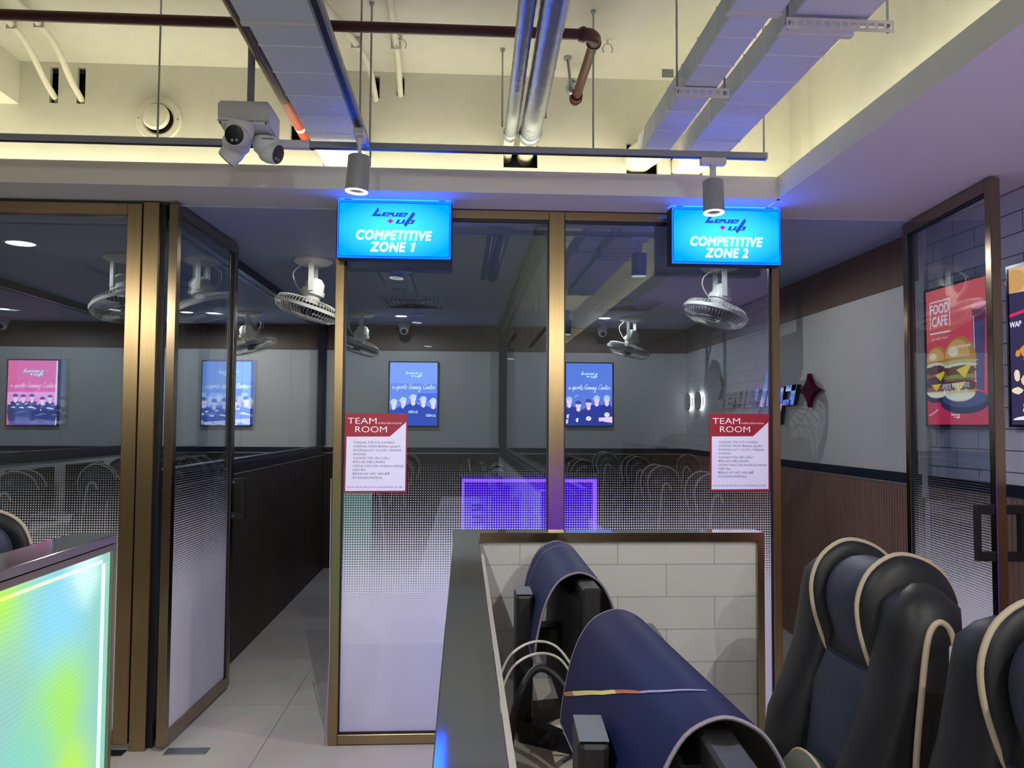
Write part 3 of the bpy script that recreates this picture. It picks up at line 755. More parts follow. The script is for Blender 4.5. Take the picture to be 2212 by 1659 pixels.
# ------------------------------------------------------------------ lit picture screens
def screen(loc, rz, W, Hh, label, group):
    t = thing('picture_screen', label, 'screen', loc, rz, group)
    mb = MB(); b = .011
    mb.box(0, W, -.035, 0, 0, b); mb.box(0, W, -.035, 0, Hh - b, Hh); mb.box(0, b, -.035, 0, b, Hh - b); mb.box(W - b, W, -.035, 0, b, Hh - b)
    mb.box(b, W - b, -.028, 0, b, Hh - b)
    mb.build('bezel', M_blackgloss, t)
    return t
def player(t, cx, z0, ht, y, skin_c, hair, shirt, shirt2, legs, arms=True, cap=False, lean=0.0, mark=None, h=.56):
    """a printed team player, standing; h = total height above z0, clipped at z0"""
    mb = MB()
    zc = z0; z0 = z0 + ht - h          # drawn at full height h, cropped by the picture's lower edge
    _fl = mb.flat; xmin, xmax = .0125, .4905
    def flat(pts, yy):
        q = [(min(max(px_, xmin), xmax), max(pz, zc)) for px_, pz in pts]
        return _fl(q, yy) if max(p[1] for p in q) > zc + 1e-5 and max(p[0] for p in q) - min(p[0] for p in q) > 1e-5 else mb
    mb.flat = flat
    hd = h * .13
    top = z0 + h
    X = lambda a, z: cx + a * h + lean * (z - z0)
    sh = top - hd * 1.35
    mb.use(scr(shirt))
    mb.flat([(X(-.05, sh), sh + .02 * h), (X(-.17, sh), sh - .05 * h), (X(-.20, sh), sh - .28 * h), (X(-.13, sh), sh - .46 * h), (X(.13, sh), sh - .46 * h), (X(.20, sh), sh - .28 * h), (X(.17, sh), sh - .05 * h), (X(.05, sh), sh + .02 * h)], y)
    if legs:
        mb.use(scr(legs)); mz = sh - .44 * h
        mb.flat([(X(-.13, mz), mz), (X(-.13, z0), z0), (X(-.03, z0), z0), (X(.0, mz), mz - .08 * h), (X(.03, z0), z0), (X(.13, z0), z0), (X(.13, mz), mz)], y - .0001)
    if arms:
        mb.use(scr(shirt2 if arms == 'sleeve' else skin_c))
        mb.flat([(X(-.19, sh), sh - .24 * h), (X(-.16, sh), sh - .31 * h), (X(.10, sh), sh - .27 * h), (X(.11, sh), sh - .215 * h)], y - .0003)
        mb.flat([(X(.20, sh), sh - .25 * h), (X(.16, sh), sh - .33 * h), (X(-.06, sh), sh - .31 * h), (X(-.07, sh), sh - .26 * h)], y - .0004)
    mb.use(scr(skin_c)); mb.flat([(X(-.028, sh), sh + .06 * h), (X(-.04, sh), sh), (X(0, sh), sh - .03 * h), (X(.04, sh), sh), (X(.028, sh), sh + .06 * h)], y - .0002)
    mb.disc(X(0, top), top - hd * .56, hd * .40, hd * .52, y - .0005, 16)
    mb.use(scr(hair)); mb.disc(X(0, top), top - hd * .38, hd * .46, hd * .42, y - .0006, 14, 0 if cap else -.25, PI if cap else PI + .25)
    if cap: mb.flat([(X(-.075, top), top - hd * .36), (X(.05, top), top - hd * .36), (X(.05, top), top - hd * .46), (X(-.09, top), top - hd * .48)], y - .0007)
    mb.use(scr('#2b2f52' if skin_c != '#e9dcf6' else '#8c84b4'))
    for e in (-.16, .16): mb.disc(X(0, top) + e * hd, top - hd * .58, hd * .05, hd * .03, y - .0008, 6)
    mb.flat([(X(0, top) - hd * .1, top - hd * .82), (X(0, top) + hd * .1, top - hd * .82), (X(0, top), top - hd * .86)], y - .0008)
    if mark:
        mb.use(scr(mark[1])); z = sh - .13 * h
        if mark[0] == 'bar':
            mb.flat([(X(-.10, z), z), (X(-.03, z), z + .02 * h), (X(.1, z), z - .02 * h), (X(.1, z), z - .035 * h), (X(-.04, z), z - .01 * h)], y - .0009)
            for e in (-.13, .13): mb.flat([(X(e - .03, sh), sh - .045 * h), (X(e + .03, sh), sh - .03 * h), (X(e + .03, sh), sh - .055 * h), (X(e - .03, sh), sh - .07 * h)], y - .0009)
        elif mark[0] == 'face':
            mb.disc(X(0, z), z - .05 * h, .05 * h, .042 * h, y - .0009, 12)
            mb.use(scr('#3b3a6a'))
            for e in (-.018, .018): mb.disc(X(e, z), z - .042 * h, .006 * h, .009 * h, y - .001, 6)
        else: text(mb, mark[0], min(max(X(0, z), .075), .428), z - .03 * h, .042 * h, y - .0009, 'CENTER', 0, .02, .95)
    o = mb.build('printed_player', None, t)
    return o
def team_screen(loc, label, kind):
    W, Hh, b = .503, .662, .011
    t = screen(loc, 0, W, Hh, label, 'team picture screens on the back wall')
    bg = {'red': '#f0649c', 'day': '#7f9ee2', 'dark': '#6f8fe0', 'navy': '#5b7ad2'}[kind]
    bg2 = {'red': '#ee6c9e', 'day': '#7d9ce0', 'dark': '#82a2ee', 'navy': '#5d7cd4'}[kind]
    mb = MB(); Y0 = -.0285
    mb.use(scr(bg)).flat([(b, b), (W - b, b), (W - b, Hh - b), (b, Hh - b)], Y0)
    mb.use(scr(bg2)).flat([(b, Hh * .66), (W - b, Hh * .66), (W - b, Hh - b), (b, Hh - b)], Y0 - .0002)
    lo = Hh * .51
    if kind == 'red': mb.use(scr('#ff9ad2')).flat([(b, b), (W - b, b), (W - b, lo), (b, lo)], Y0 - .0003); mb.use(scr('#f2607c')).flat([(b, b), (W - b, b), (W - b, .12), (.30, .20), (b, .10)], Y0 - .0004); mb.use(scr('#ffd0e6')).flat([(W - .035, b), (W - b, b), (W - b, Hh - b), (W - .03, Hh - b)], Y0 - .0005)
    if kind == 'day':
        mb.use(scr('#aecbfa')).flat([(b, .22), (.055, .22), (.055, lo), (b, lo)], Y0 - .0003); mb.flat([(.085, .22), (W - .04, .22), (W - .04, lo), (.085, lo)], Y0 - .0003)
        mb.use(scr('#6580cc')).flat([(b, b), (W - b, b), (W - b, .2), (.36, .3), (.30, .29), (b, .18)], Y0 - .0004); mb.flat([(.33, .22), (.40, .22), (.40, .38), (.33, .38)], Y0 - .0005)
    if kind == 'dark': mb.use(scr('#4f6fe4')).flat([(W * .52, .25), (W - b, .25), (W - b, lo), (W * .60, lo)], Y0 - .0003)
    if kind == 'navy':
        mb.use(scr('#cfe0ff'))
        for q in ((.095, .30, .135, .325), (.085, .375, .10, .385), (.17, .375, .19, .388), (.30, .385, .315, .372), (.315, .355, .345, .332)):
            mb.flat([(q[0], q[1]), (q[0] + .003, q[1] - .004), (q[2] + .003, q[3] - .004), (q[2], q[3])], Y0 - .0003)
    mb.keep = True
    o = mb.build('picture', None, t)
    mb = MB(); logo(mb, W * .5, Hh * .80, .178 if kind != 'red' else .2, Y0 - .001, scr('#c3f6ff', 1.6), scr('#d7fbff', 1.6)); mb.build('shop_logo', None, t)
    mb = MB(); mb.use(scr('#eefcff' if kind != 'red' else '#ffd9f4', 1.6)); cursive(mb, 'e-sports Gaming Center', .035, Hh * .575, .026, .0036, Y0 - .001, W - .07); mb.build('script_lettering', None, t)
    Yp = Y0 - .002; z0 = b + .001
    if kind == 'red':
        for i, (cx, h, ln) in enumerate(((.09, .304, 0), (.168, .301, 0), (.252, .305, 0), (.352, .278, 0), (.424, .298, 0))):
            player(t, cx, z0, h, Yp - .0015 * (i % 3), '#ffd2ea', '#58518a', '#343c74' if i != 2 else '#3d3a76', '#2f3668', '#4a5c9c', 'sleeve', mark=('bar', '#eaf0ff'), h=.43)
    elif kind == 'day':
        for i, (cx, h) in enumerate(((.035, .279), (.135, .262), (.235, .27), (.335, .264), (.445, .29))):
            player(t, cx, z0, h, Yp - .0015 * (i % 3), '#dcdcfa', '#4a5c9c', '#3d529e' if i < 4 else '#86a0e4', '#5d74c0', '#a9c4f6', True, mark=('bar', '#f2f6ff'))
    elif kind == 'dark':
        for i, (cx, h) in enumerate(((.055, .264), (.150, .283), (.250, .312), (.352, .293), (.452, .277))):
            player(t, cx, z0 - .0, h, Yp - .0015 * (i % 3), '#e9dcf6', '#c8dcfa', '#2f4cae', '#6f90e4', '#6f8cdc', False, cap=True, mark=('GEN.G', '#d5e8ff'))
    else:
        for i, (cx, h) in enumerate(((.045, .290), (.140, .252), (.245, .269), (.330, .307), (.435, .310))):
            player(t, cx, z0, h, Yp - .0015 * (i % 3), '#f6cdea', '#3c4a94' if i in (1, 2) else '#a9c3f4', '#27388f' if i != 3 else '#2a34b4', '#8fb2ee', '#2c3c92', i in (0, 4), cap=i in (0, 3), mark=('face', '#f2ecd8'))
    return t
YB0 = YB - .0
team_screen((-4.525, YB0, 1.408), 'pink lit screen with five standing players in the far left zone', 'red')
team_screen((-2.635, YB0, 1.416), 'blue lit screen with sky picture seen through the open left door', 'day')
team_screen((-.765, YB0, 1.426), 'blue lit screen with capped players above the ZONE 1 notice', 'dark')
team_screen((1.036, YB0, 1.436), 'blue lit screen with group hugging just right of the middle post', 'navy')

# food screens on the brick wall (pictures as flat lit shapes)
def blob(mb, cx, cz, rx, rz, y, n=18, j=.12, a0=0, a1=2 * PI):
    pts = [(cx + rx * (1 + random.uniform(-j, j)) * math.cos(a0 + (a1 - a0) * k / n), cz + rz * (1 + random.uniform(-j, j)) * math.sin(a0 + (a1 - a0) * k / n)) for k in range(n if abs(a1 - a0) > 6.2 else n + 1)]
    mb.flat(pts, y)
def burger(t, cx, cz, s, y, layers):
    mb = MB()
    mb.use(scr('#c88a4c', 1.0)); mb.disc(cx, cz + .13 * s, .155 * s, .135 * s, y, 22, 0, PI)
    mb.use(scr('#e3b06a', 1.0)); mb.disc(cx - .02 * s, cz + .15 * s, .12 * s, .10 * s, y - .0002, 20, 0, PI)
    mb.use(scr('#f5e2bf', 1.0)); blob(mb, cx - .06 * s, cz + .185 * s, .05 * s, .028 * s, y - .0004, 12, .1)
    zz = cz + .13 * s
    for col, hh, wd, jj in layers:
        mb.use(scr(col, 1.0)); blob(mb, cx, zz - hh * s / 2, wd * s, hh * s * .75, y - .0006 - .0001 * layers.index((col, hh, wd, jj)), 24, jj)
        zz -= hh * s
    mb.use(scr('#e9dcb8', 1.0)); mb.disc(cx, zz, .145 * s, .05 * s, y - .0020, 20, PI, 2 * PI)
    mb.use(scr('#f2efdc', 1.0)); mb.disc(cx, zz - .012 * s, .135 * s, .03 * s, y - .0021, 20, PI, 2 * PI)
    mb.use(scr('#f6d33c', 1.0)); mb.flat([(cx - .03 * s, zz + .13 * s), (cx + .12 * s, zz + .16 * s), (cx + .05 * s, zz + .08 * s)], y - .0022); mb.flat([(cx - .08 * s, zz + .055 * s), (cx + .06 * s, zz + .06 * s), (cx - .01 * s, zz + .005 * s)], y - .0022)
    return mb.build('burger_picture', None, t)
FW, FH = .505, .675
t = screen((XR, 3.995, 1.452), -PI / 2, FW, FH, 'lit red FOOD CAFE burger screen behind the right glass door', 'food screens on the brick wall')
mb = MB(); b = .011; y = -.0285
mb.use(scr('#e8546a', 1.0)).flat([(b, b), (FW - b, b), (FW - b, FH - b), (b, FH - b)], y)
mb.use(scr('#ef6a6c', 1.0)).flat([(b, FH * .6), (FW - b, FH * .75), (FW - b, FH - b), (b, FH - b)], y - .0002)
mb.use(scr('#d8365c', 1.0)).flat([(b, b), (FW - b, b), (FW - b, .16), (b, .14)], y - .0002)
mb.use(scr('#2f3354', 1.0)); mb.disc(.075, .15, .075, .035, y - .0004, 18); mb.use(scr('#4a6fa0', 1.0)); mb.flat([(.02, .20), (.115, .20), (.10, .15), (.03, .14)], y - .0005); mb.use(scr('#c65a4a', 1.0)); mb.disc(.065, .195, .042, .014, y - .0006, 16)
mb.use(scr('#33365c', 1.0)); mb.disc(.31, .115, .19, .055, y - .0004, 24); mb.use(scr('#4c5688', 1.0)); mb.disc(.31, .13, .17, .04, y - .0005, 24)
mb.use(scr('#7a3a5c', 1.0)); mb.flat([(.38, .53), (.48, .54), (.46, .16), (.405, .17)], y - .0003); mb.use(scr('#59527e', 1.0)); mb.flat([(.385, .47), (.475, .48), (.46, .16), (.405, .17)], y - .0004)
mb.use(scr('#f08aa6', 1.0)); mb.disc(.43, .545, .052, .018, y - .0005, 18); mb.use(scr('#c9d2f2', 1.0)); mb.flat([(.398, .20), (.405, .2), (.395, .5), (.388, .5)], y - .0006)
mb.use(scr('#d7d3e8', 1.0)); mb.ribbon([(.02, .055), (.05, .062), (.08, .075), (.1, .085)], .006, y - .0006)
mb.keep = True; mb.build('picture', None, t)
LAY = [('#b8c47c', .02, .17, .12), ('#e8e2c8', .018, .155, .15), ('#6b4638', .045, .15, .08), ('#86a04a', .02, .15, .15), ('#9a5a48', .016, .155, .05), ('#5c3c34', .05, .148, .08), ('#e0b84c', .012, .15, .1)]
burger(t, .10, .225, .62, y - .001, [('#e6d7c0', .03, .15, .2), ('#5c3f4a', .06, .155, .15), ('#a65c48', .03, .16, .1), ('#4a3a52', .07, .15, .12), ('#a4624c', .03, .15, .08)])
burger(t, .285, .20, .82, y - .003, LAY)
mb = MB(); mb.use(scr('#f4f2fb', 1.0))
text(mb, 'FOOD', .135, .545, .045, y - .006, 'CENTER', 0, .02, .86); text(mb, 'CAFE', .135, .485, .045, y - .006, 'CENTER', 0, .02, .86)
for q in ([(.052, .475), (.058, .475), (.058, .607), (.052, .607)], [(.052, .601), (.222, .601), (.222, .607), (.052, .607)], [(.216, .475), (.222, .475), (.222, .607), (.216, .607)], [(.052, .448), (.222, .448), (.222, .455), (.052, .455)]): mb.flat(q, y - .006)
text(mb, 'Joy every food !', .135, .418, .016, y - .006, 'CENTER', .1, -.01, .95)
mb.build('heading_lettering', None, t)
mb = MB(); mb.use(scr('#f4f2fb', 1.0))
text(mb, '레벨업 PC방 음식이', .255, .180, .020, y - .007, 'CENTER', 0, .01, .9); text(mb, '훨씬 더 맛있는데?', .255, .152, .020, y - .007, 'CENTER', 0, .01, .9)
mb.build('lettering', None, t)
mb = MB(); mb.use(scr('#f4f2fb', 1.0))
text(mb, '시간없어~ 밥먹으면서 게임해~', .30, .365, .010, y - .007, 'CENTER', 0, .02, .9)
mb.build('slogan_lettering', None, t)
mb = MB(); logo(mb, .25, .052, .07, y - .006, scr('#ffffff', 1.0), scr('#ffffff', 1.0)); mb.build('shop_logo', None, t)
t = screen((XR, 3.366, 1.452), -PI / 2, FW, FH, 'lit food screen cut by the right picture edge', 'food screens on the brick wall')
mb = MB()
mb.use(scr('#3a3458', 1.0)).flat([(b, b), (FW - b, b), (FW - b, FH - b), (b, FH - b)], y)
mb.use(scr('#d7b48a', 1.0)).flat([(b, FH * .83), (FW - b, FH * .8), (FW - b, FH - b), (b, FH - b)], y - .0002)
mb.use(scr('#d8325a', 1.0)).flat([(b, FH * .68), (FW - b, FH * .76), (FW - b, FH * .78), (b, FH * .70)], y - .0003)
mb.use(scr('#c99c66', 1.0)); blob(mb, .05, FH * .9, .06, .05, y - .0004)
for k in range(46):
    mb.use(scr(random.choice(['#f0cf86', '#e7b45a', '#f6e7bb', '#d98f3e', '#e9dcc0']), 1.0))
    blob(mb, random.uniform(.02, FW - .03), random.uniform(.05, FH * .56), random.uniform(.015, .04), random.uniform(.012, .028), y - .0005 - .0001 * k, 9, .2)
mb.use(scr('#e8ecf6', 1.0)); mb.disc(.2, .03, .18, .02, y - .0003, 20, 0, PI)
mb.keep = True; mb.build('picture', None, t)
mb = MB(); mb.use(scr('#eef0ff', 1.0)); text(mb, 'WAP', .02, FH * .615, .022, y - .007, 'LEFT', .1, .02, 1.0); mb.build('lettering', None, t)

# ------------------------------------------------------------------ mirror letters and lit discs on the right wall
t = thing('wall_lettering', 'mirror faced raised letters LevelUp on the right zone wall', 'wall lettering', (XR, 7.50, 1.60), -PI / 2)
kx = .127
x = 0.0
for ch in 'LevelUp':
    c2 = ch.lower() if ch == 'U' else ch
    g, wd = glyph(c2, 0)
    mb = MB()
    for p in g:
        q = [(x + a * kx, bb * .138) for a, bb in p]
        mb.use(M_letside); mb.prism(q, -.034, -.006); mb.use(M_chrome); mb.flat(q, -.0345)
    mb.build('letter', None, t)
    x += wd * kx + .042
t2 = thing('wall_star', 'dark maroon four-pointed star at the end of the wall letters', 'wall lettering', (XR, 5.386, 1.688), -PI / 2)
mb = MB(); mb.prism(star4(0, 0, .165, .112), -.045, -.012); mb.build('face', M_maroon, t2)
mb = MB(); mb.prism(star4(.012, -.008, .165, .112), -.012, 0); mb.build('backing', M_greymetal, t2)
M_halo = glow('halo_led', '#ffffff', 5.0)
for i, yy in enumerate((8.36, 7.98)):
    d = thing('lit_disc', ['round mirror disc with white halo light, further one on the right zone wall', 'round mirror disc with white halo light, nearer the wall letters'][i], 'wall light', (XR, yy, 1.69), -PI / 2, 'halo discs on the right zone wall')
    MB().cyl((0, -.05, 0), (0, -.036, 0), .095, seg=36).build('disc', M_chrome, d)
    MB().cyl((0, -.036, 0), (0, -.024, 0), .092, seg=36).build('halo_ring', M_halo, d)
    MB().cyl((0, -.024, 0), (0, 0, 0), .05, seg=20).build('spacer', M_greymetal, d)

# ------------------------------------------------------------------ ceiling of the zones: fans, vents, lights, domes
def make_fan():
    t = thing('orbit_fan', 'x', 'fan')
    mb = MB(); mb.lathe([(.115, 0), (.118, -.012), (.10, -.03), (.06, -.036)], 32); mb.build('ceiling_plate', M_fan, t, 40)
    tilt = Matrix.Translation((0, 0, -.20)) @ Matrix.Rotation(math.radians(17), 4, 'Y')
    mb = MB()
    mb.box(-.015, .015, -.081, .081, -.030, -.018)
    for s_ in (-1, 1): mb.box(-.015, .015, s_ * .075 - .006, s_ * .075 + .006, -.20, -.028)
    mb.build('yoke', M_fan, t)
    mb = MB(); mb.lathe([(.03, .085), (.055, .06), (.062, .012), (.072, .012), (.072, -.014), (.058, -.014), (.05, -.07)], 28, tilt); mb.build('motor', M_fan, t, 40)
    mb = MB(); mb.tube(smooth_pts([(-.06, -.03, -.035), (-.115, -.02, -.08), (-.11, 0, -.14), (-.06, .0, -.215)], 6), .004, 6); mb.build('cord', M_fan, t, 60)
    cz = -.105; R = .20
    cage = tilt @ Matrix.Translation((0, 0, cz))
    mb = MB()
    def ring(r, z, wr, seg=48): mb.tube([cage @ Vector((r * math.cos(2 * PI * k / seg), r * math.sin(2 * PI * k / seg), z)) for k in range(seg)], wr, 5, True)
    n = 56
    for k in range(n):
        a = 2 * PI * k / n; c, s_ = math.cos(a), math.sin(a)
        pr = [(.07, .052), (.14, .05), (.185, .036), (R, 0), (.188, -.036), (.15, -.056), (.05, -.064)]
        mb.tube([cage @ Vector((r * c, r * s_, z)) for r, z in pr], .0013, 4)
    ring(.15, -.056, .0016); ring(.10, -.061, .0014); ring(.14, .05, .0014)
    mb.build('cage', M_fan, t)
    mb = MB(); seg = 48
    mb.ring_loft([[cage @ Vector((r * math.cos(2 * PI * k / seg), r * math.sin(2 * PI * k / seg), z)) for k in range(seg)] for r, z in ((R - .002, .010), (R + .006, .010), (R + .006, -.010), (R - .002, -.010), (R - .002, .010))], cap0=False, cap1=False)
    mb.build('cage_rim', M_fan, t, 40)
    mb = MB(); mb.lathe([(.002, -.070), (.045, -.067), (.05, -.062), (.002, -.060)], 24, cage); mb.build('badge', M_fan, t, 40)
    mb = MB(); mb.lathe([(.035, .03), (.035, -.03), (.02, -.045)], 20, cage)
    for k in range(3):
        rot = cage @ Matrix.Rotation(k * 2 * PI / 3, 4, 'Z')
        g = []
        for i in range(7):
            r = .03 + .15 * i / 6; row = []
            for j in range(5):
                u = j / 4 - .5; wd = .05 + .10 * math.sin(PI * (i + .8) / 8)
                row.append(mb.v(rot @ Vector((r * math.cos(u * wd / max(r, .05)), r * math.sin(u * wd / max(r, .05)), -.02 * u * 2 + .004))))
            g.append(row)
        for i in range(6):
            for j in range(4): mb.face([g[i][j], g[i + 1][j], g[i + 1][j + 1], g[i][j + 1]])
    mb.build('blade', M_fandk, t, 40)
    return t
fan0 = make_fan()
FANS = [(-.93, 5.14, 0, 'ceiling fan with ivory cage seen through the open doorway'), (-.937, 7.62, 10, 'ceiling fan above the ZONE 1 notice near the back'), (1.60, 5.12, 5, 'ceiling fan right under the right cyan sign'),
        (1.56, 7.68, -35, 'ceiling fan at the back of zone 2 beside the right wall'), (-2.06, 5.12, 150, 'ceiling fan half hidden by the left brass post'), (-1.97, 7.66, 195, 'ceiling fan behind the glass divider left of the doorway')]
for i, (x, y_, a, lb) in enumerate(FANS): place(fan0, i > 0, (x, y_, CZ), math.radians(a), lb, 'orbit fans on the zone ceilings')

def make_vent():
    t = thing('ceiling_vent', 'x', 'vent')
    W2, D2 = .27, .33
    mb = MB()
    for k in range(2): pass
    mb.box(-W2, W2, -D2, -D2 + .03, -.010, 0); mb.box(-W2, W2, D2 - .03, D2, -.010, 0); mb.box(-W2, -W2 + .03, -D2 + .03, D2 - .03, -.010, 0); mb.box(W2 - .03, W2, -D2 + .03, D2 - .03, -.010, 0)
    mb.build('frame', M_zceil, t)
    MB().box(-W2 + .03, W2 - .03, -D2 + .03, D2 - .03, -.002, 0).build('dark_opening', M_rail, t)
    for k in range(1, 6):
        a, b_ = W2 - .03 - k * .036, D2 - .03 - k * .046
        mb = MB()
        if a < .02: break
        for sx in (-1, 1):
            mb.poly([(sx * a, -b_, -.012), (sx * (a + .022), -b_ - .028, -.002), (sx * (a + .022), b_ + .028, -.002), (sx * a, b_, -.012)])
            mb.poly([(-a, sx * b_, -.012), (-a - .022, sx * (b_ + .028), -.002), (a + .022, sx * (b_ + .028), -.002), (a, sx * b_, -.012)])
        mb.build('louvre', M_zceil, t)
    return t
v0 = make_vent()
place(v0, False, (-.43, 6.88, CZ), 0, 'square louvred ceiling vent below the smoke detector', 'louvred ceiling vents'); place(v0, True, (1.37, 6.86, CZ), 0, 'square louvred ceiling vent right of the middle post', 'louvred ceiling vents')
place(v0, True, (-4.35, 6.3, CZ), 0, 'square louvred ceiling vent in the far left zone', 'louvred ceiling vents')
def downlight(x, y_, on, label, r=.055):
    t = thing('downlight', label, 'ceiling light', (x, y_, CZ), 0, 'round downlights')
    mb = MB(); mb.ring_loft([[(q * math.cos(2 * PI * k / 28), q * math.sin(2 * PI * k / 28), z) for k in range(28)] for q, z in ((r + .016, 0), (r + .014, -.006), (r, -.004), (r - .002, -.001))], cap0=False, cap1=False); mb.build('ring', M_whitemetal, t, 40)
    MB().cyl((0, 0, -.0015), (0, 0, -.0035), r - .001, seg=28).build('diffuser', M_dl if on else M_dloff, t)
    if on:
        d = bpy.data.lights.new('downlight', 'SPOT'); d.energy = DOWN; d.spot_size = math.radians(176); d.spot_blend = .25; d.shadow_soft_size = 0; d.color = (.95, .97, 1)
        o = bpy.data.objects.new('downlight_bulb', d); sc.collection.objects.link(o); o.location = (0, 0, -.012); o.parent = t
downlight(-.59, 7.76, True, 'lit downlight above the screen of capped players'); downlight(1.31, 7.71, True, 'lit downlight right of the middle brass post')
downlight(-2.52, 7.69, True, 'left of two lit downlights behind the open glass door'); downlight(-2.30, 7.72, True, 'right of two lit downlights behind the open glass door')
downlight(-2.50, 4.80, True, 'large bright downlight at the upper left behind the glass', .075); downlight(-4.11, 7.63, True, 'small lit downlight at the far left picture edge')
downlight(-.60, 4.80, True, 'lit downlight just behind the left cyan sign', .075); downlight(1.30, 4.80, True, 'lit downlight just behind the right cyan sign', .075)
downlight(-.43, 7.66, False, 'unlit round downlight beside the lit one in zone 1')
for x, y_, lb in ((-.416, 5.48, 'round flush ceiling speaker under the ZONE 1 sign'), (1.323, 5.39, 'round flush ceiling speaker left of the ZONE 2 fan')):
    t = thing('ceiling_speaker', lb, 'speaker', (x, y_, CZ), 0, 'round ceiling speakers')
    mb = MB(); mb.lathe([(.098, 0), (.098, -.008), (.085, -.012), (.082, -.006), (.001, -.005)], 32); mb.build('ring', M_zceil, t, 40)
    MB().cyl((0, 0, -.0055), (0, 0, -.007), .078, seg=32).build('grille', M_rail, t)
t = thing('smoke_detector', 'white smoke detector on the zone 1 ceiling in front of the vent', 'smoke detector', (-.469, 5.98, CZ))
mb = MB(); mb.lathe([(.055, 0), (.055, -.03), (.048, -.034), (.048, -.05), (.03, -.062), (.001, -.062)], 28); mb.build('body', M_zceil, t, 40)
mb = MB()
for k in range(8):
    a = k * PI / 4; mb.box(-.012, .012, -.002, .002, -.048, -.038, mtx=Matrix.Rotation(a, 4, 'Z') @ Matrix.Translation((0, -.0485, 0)))
mb.build('smoke_slot', M_black, t)
for x, lb in ((-.60, 'dome camera high at the back, above the screen of capped players'), (1.385, 'dome camera high at the back, right of the middle post'), (-4.46, 'dome camera high at the back, above the pink screen')):
    t = thing('dome_camera', lb, 'camera', (x, 8.30, CZ), 0, 'dome cameras at the back of the zones')
    mb = MB(); mb.lathe([(.055, 0), (.057, -.03), (.05, -.055)], 24); mb.build('base', M_whitemetal, t, 40)
    mb = MB(); mb.ell((0, -.012, -.075), (.045, .045, .045)); mb.build('ball', M_whitemetal, t, 60)
    mb = MB(); mb.ell((0, -.038, -.085), (.028, .024, .028)); mb.build('lens', M_lens, t, 60)

# ------------------------------------------------------------------ cove light strips
def strip(lb, x0, x1, y0, y1, z):
    o = MB().box(x0, x1, y0, y1, z, z + .012).build('cove_light_strip', M_cove); tag(o, lb, 'light strip')
strip('warm light strip hidden in the cove over the glass front', XL + .05, 1.38, 3.695, 3.715, 2.492)
strip('warm light strip hidden in the cove along the right soffit', 1.475, 1.495, YF + .1, 3.66, 2.492)

# ------------------------------------------------------------------ pipes, ducts and rods in the open ceiling
def rod(p0, p1, lb, r=.004):
    t = thing('threaded_rod', lb, 'hanger rod', p0)
    p0, p1 = Vector(p0), Vector(p1)
    MB(p0).cyl(p0, p1, r, seg=8).build('rod', M_galv, t)
    MB(p0).cyl(p1 - Vector((0, 0, .012)), p1, r * 2.6, seg=10).build('anchor', M_galv, t)
def hose(name, pts, r, m, lb, cat, seg=16):
    o = MB().tube(pts, r, seg).build(name, m, None, 50); tag(o, lb, cat); return o
# horizontal red pipe with elbow
t = thing('sprinkler_pipe', 'dark red sprinkler pipe crossing the ceiling with an elbow at its right end', 'pipe', (0, 3.12, 2.95))
o = Vector((0, 3.12, 2.95))
mb = MB(o); mb.cyl((XL + .05, 3.12, 2.957), (.455, 3.12, 2.953), .0205, seg=20); mb.build('straight_run', M_red, t, 50)
mb = MB(o); mb.tube(smooth_pts([(.43, 3.12, 2.953), (.47, 3.125, 2.953), (.493, 3.15, 2.952), (.497, 3.19, 2.952)], 6), .0265, 18)
mb.cyl((.44, 3.12, 2.953), (.452, 3.12, 2.953), .030, seg=18); mb.cyl((.497, 3.178, 2.952), (.497, 3.19, 2.952), .030, seg=18); mb.build('elbow', M_red, t, 50)
mb = MB(o); mb.cyl((.497, 3.18, 2.952), (.499, 3.70, 2.945), .0195, seg=18); mb.build('short_run', M_red, t, 50)
mb = MB(o); mb.cyl((.499, 3.69, 2.945), (.499, 3.725, 2.945), .027, seg=18); mb.cyl((.499, 3.725, 2.945), (.499, 3.755, 2.945), .030, .024, seg=18); mb.build('end_cap', M_red, t, 50)
mb = MB(o); mb.cyl((.478, 3.69, 2.955), (.478, 3.70, 3.01), .012, seg=12); mb.ell((.472, 3.69, 2.975), (.022, .02, .03)); mb.cyl((.478, 3.70, 3.01), (.478, 3.70, 3.02), .02, seg=12); mb.build('valve', M_galv, t, 50)
t = thing('sprinkler_pipe', 'red pipe, end coloured orange for the cove light, running back beside the left duct', 'pipe', (-.73, 2, 2.755))
o = Vector((-.73, 2, 2.755))
mb = MB(o); mb.cyl((-.722, .3, 2.745), (-.733, 3.35, 2.758), .024, seg=20); mb.build('dark_run', M_red, t, 50)
mb = MB(o); mb.use(M_redo).cyl((-.733, 3.35, 2.758), (-.735, 3.66, 2.76), .0242, seg=20); mb.use(M_letw).cyl((-.735, 3.66, 2.76), (-.7352, 3.69, 2.76), .0245, seg=20); mb.use(M_redo).cyl((-.7352, 3.69, 2.76), (-.736, 3.95, 2.76), .0242, seg=20); mb.build('cove_lit_run', None, t, 50)
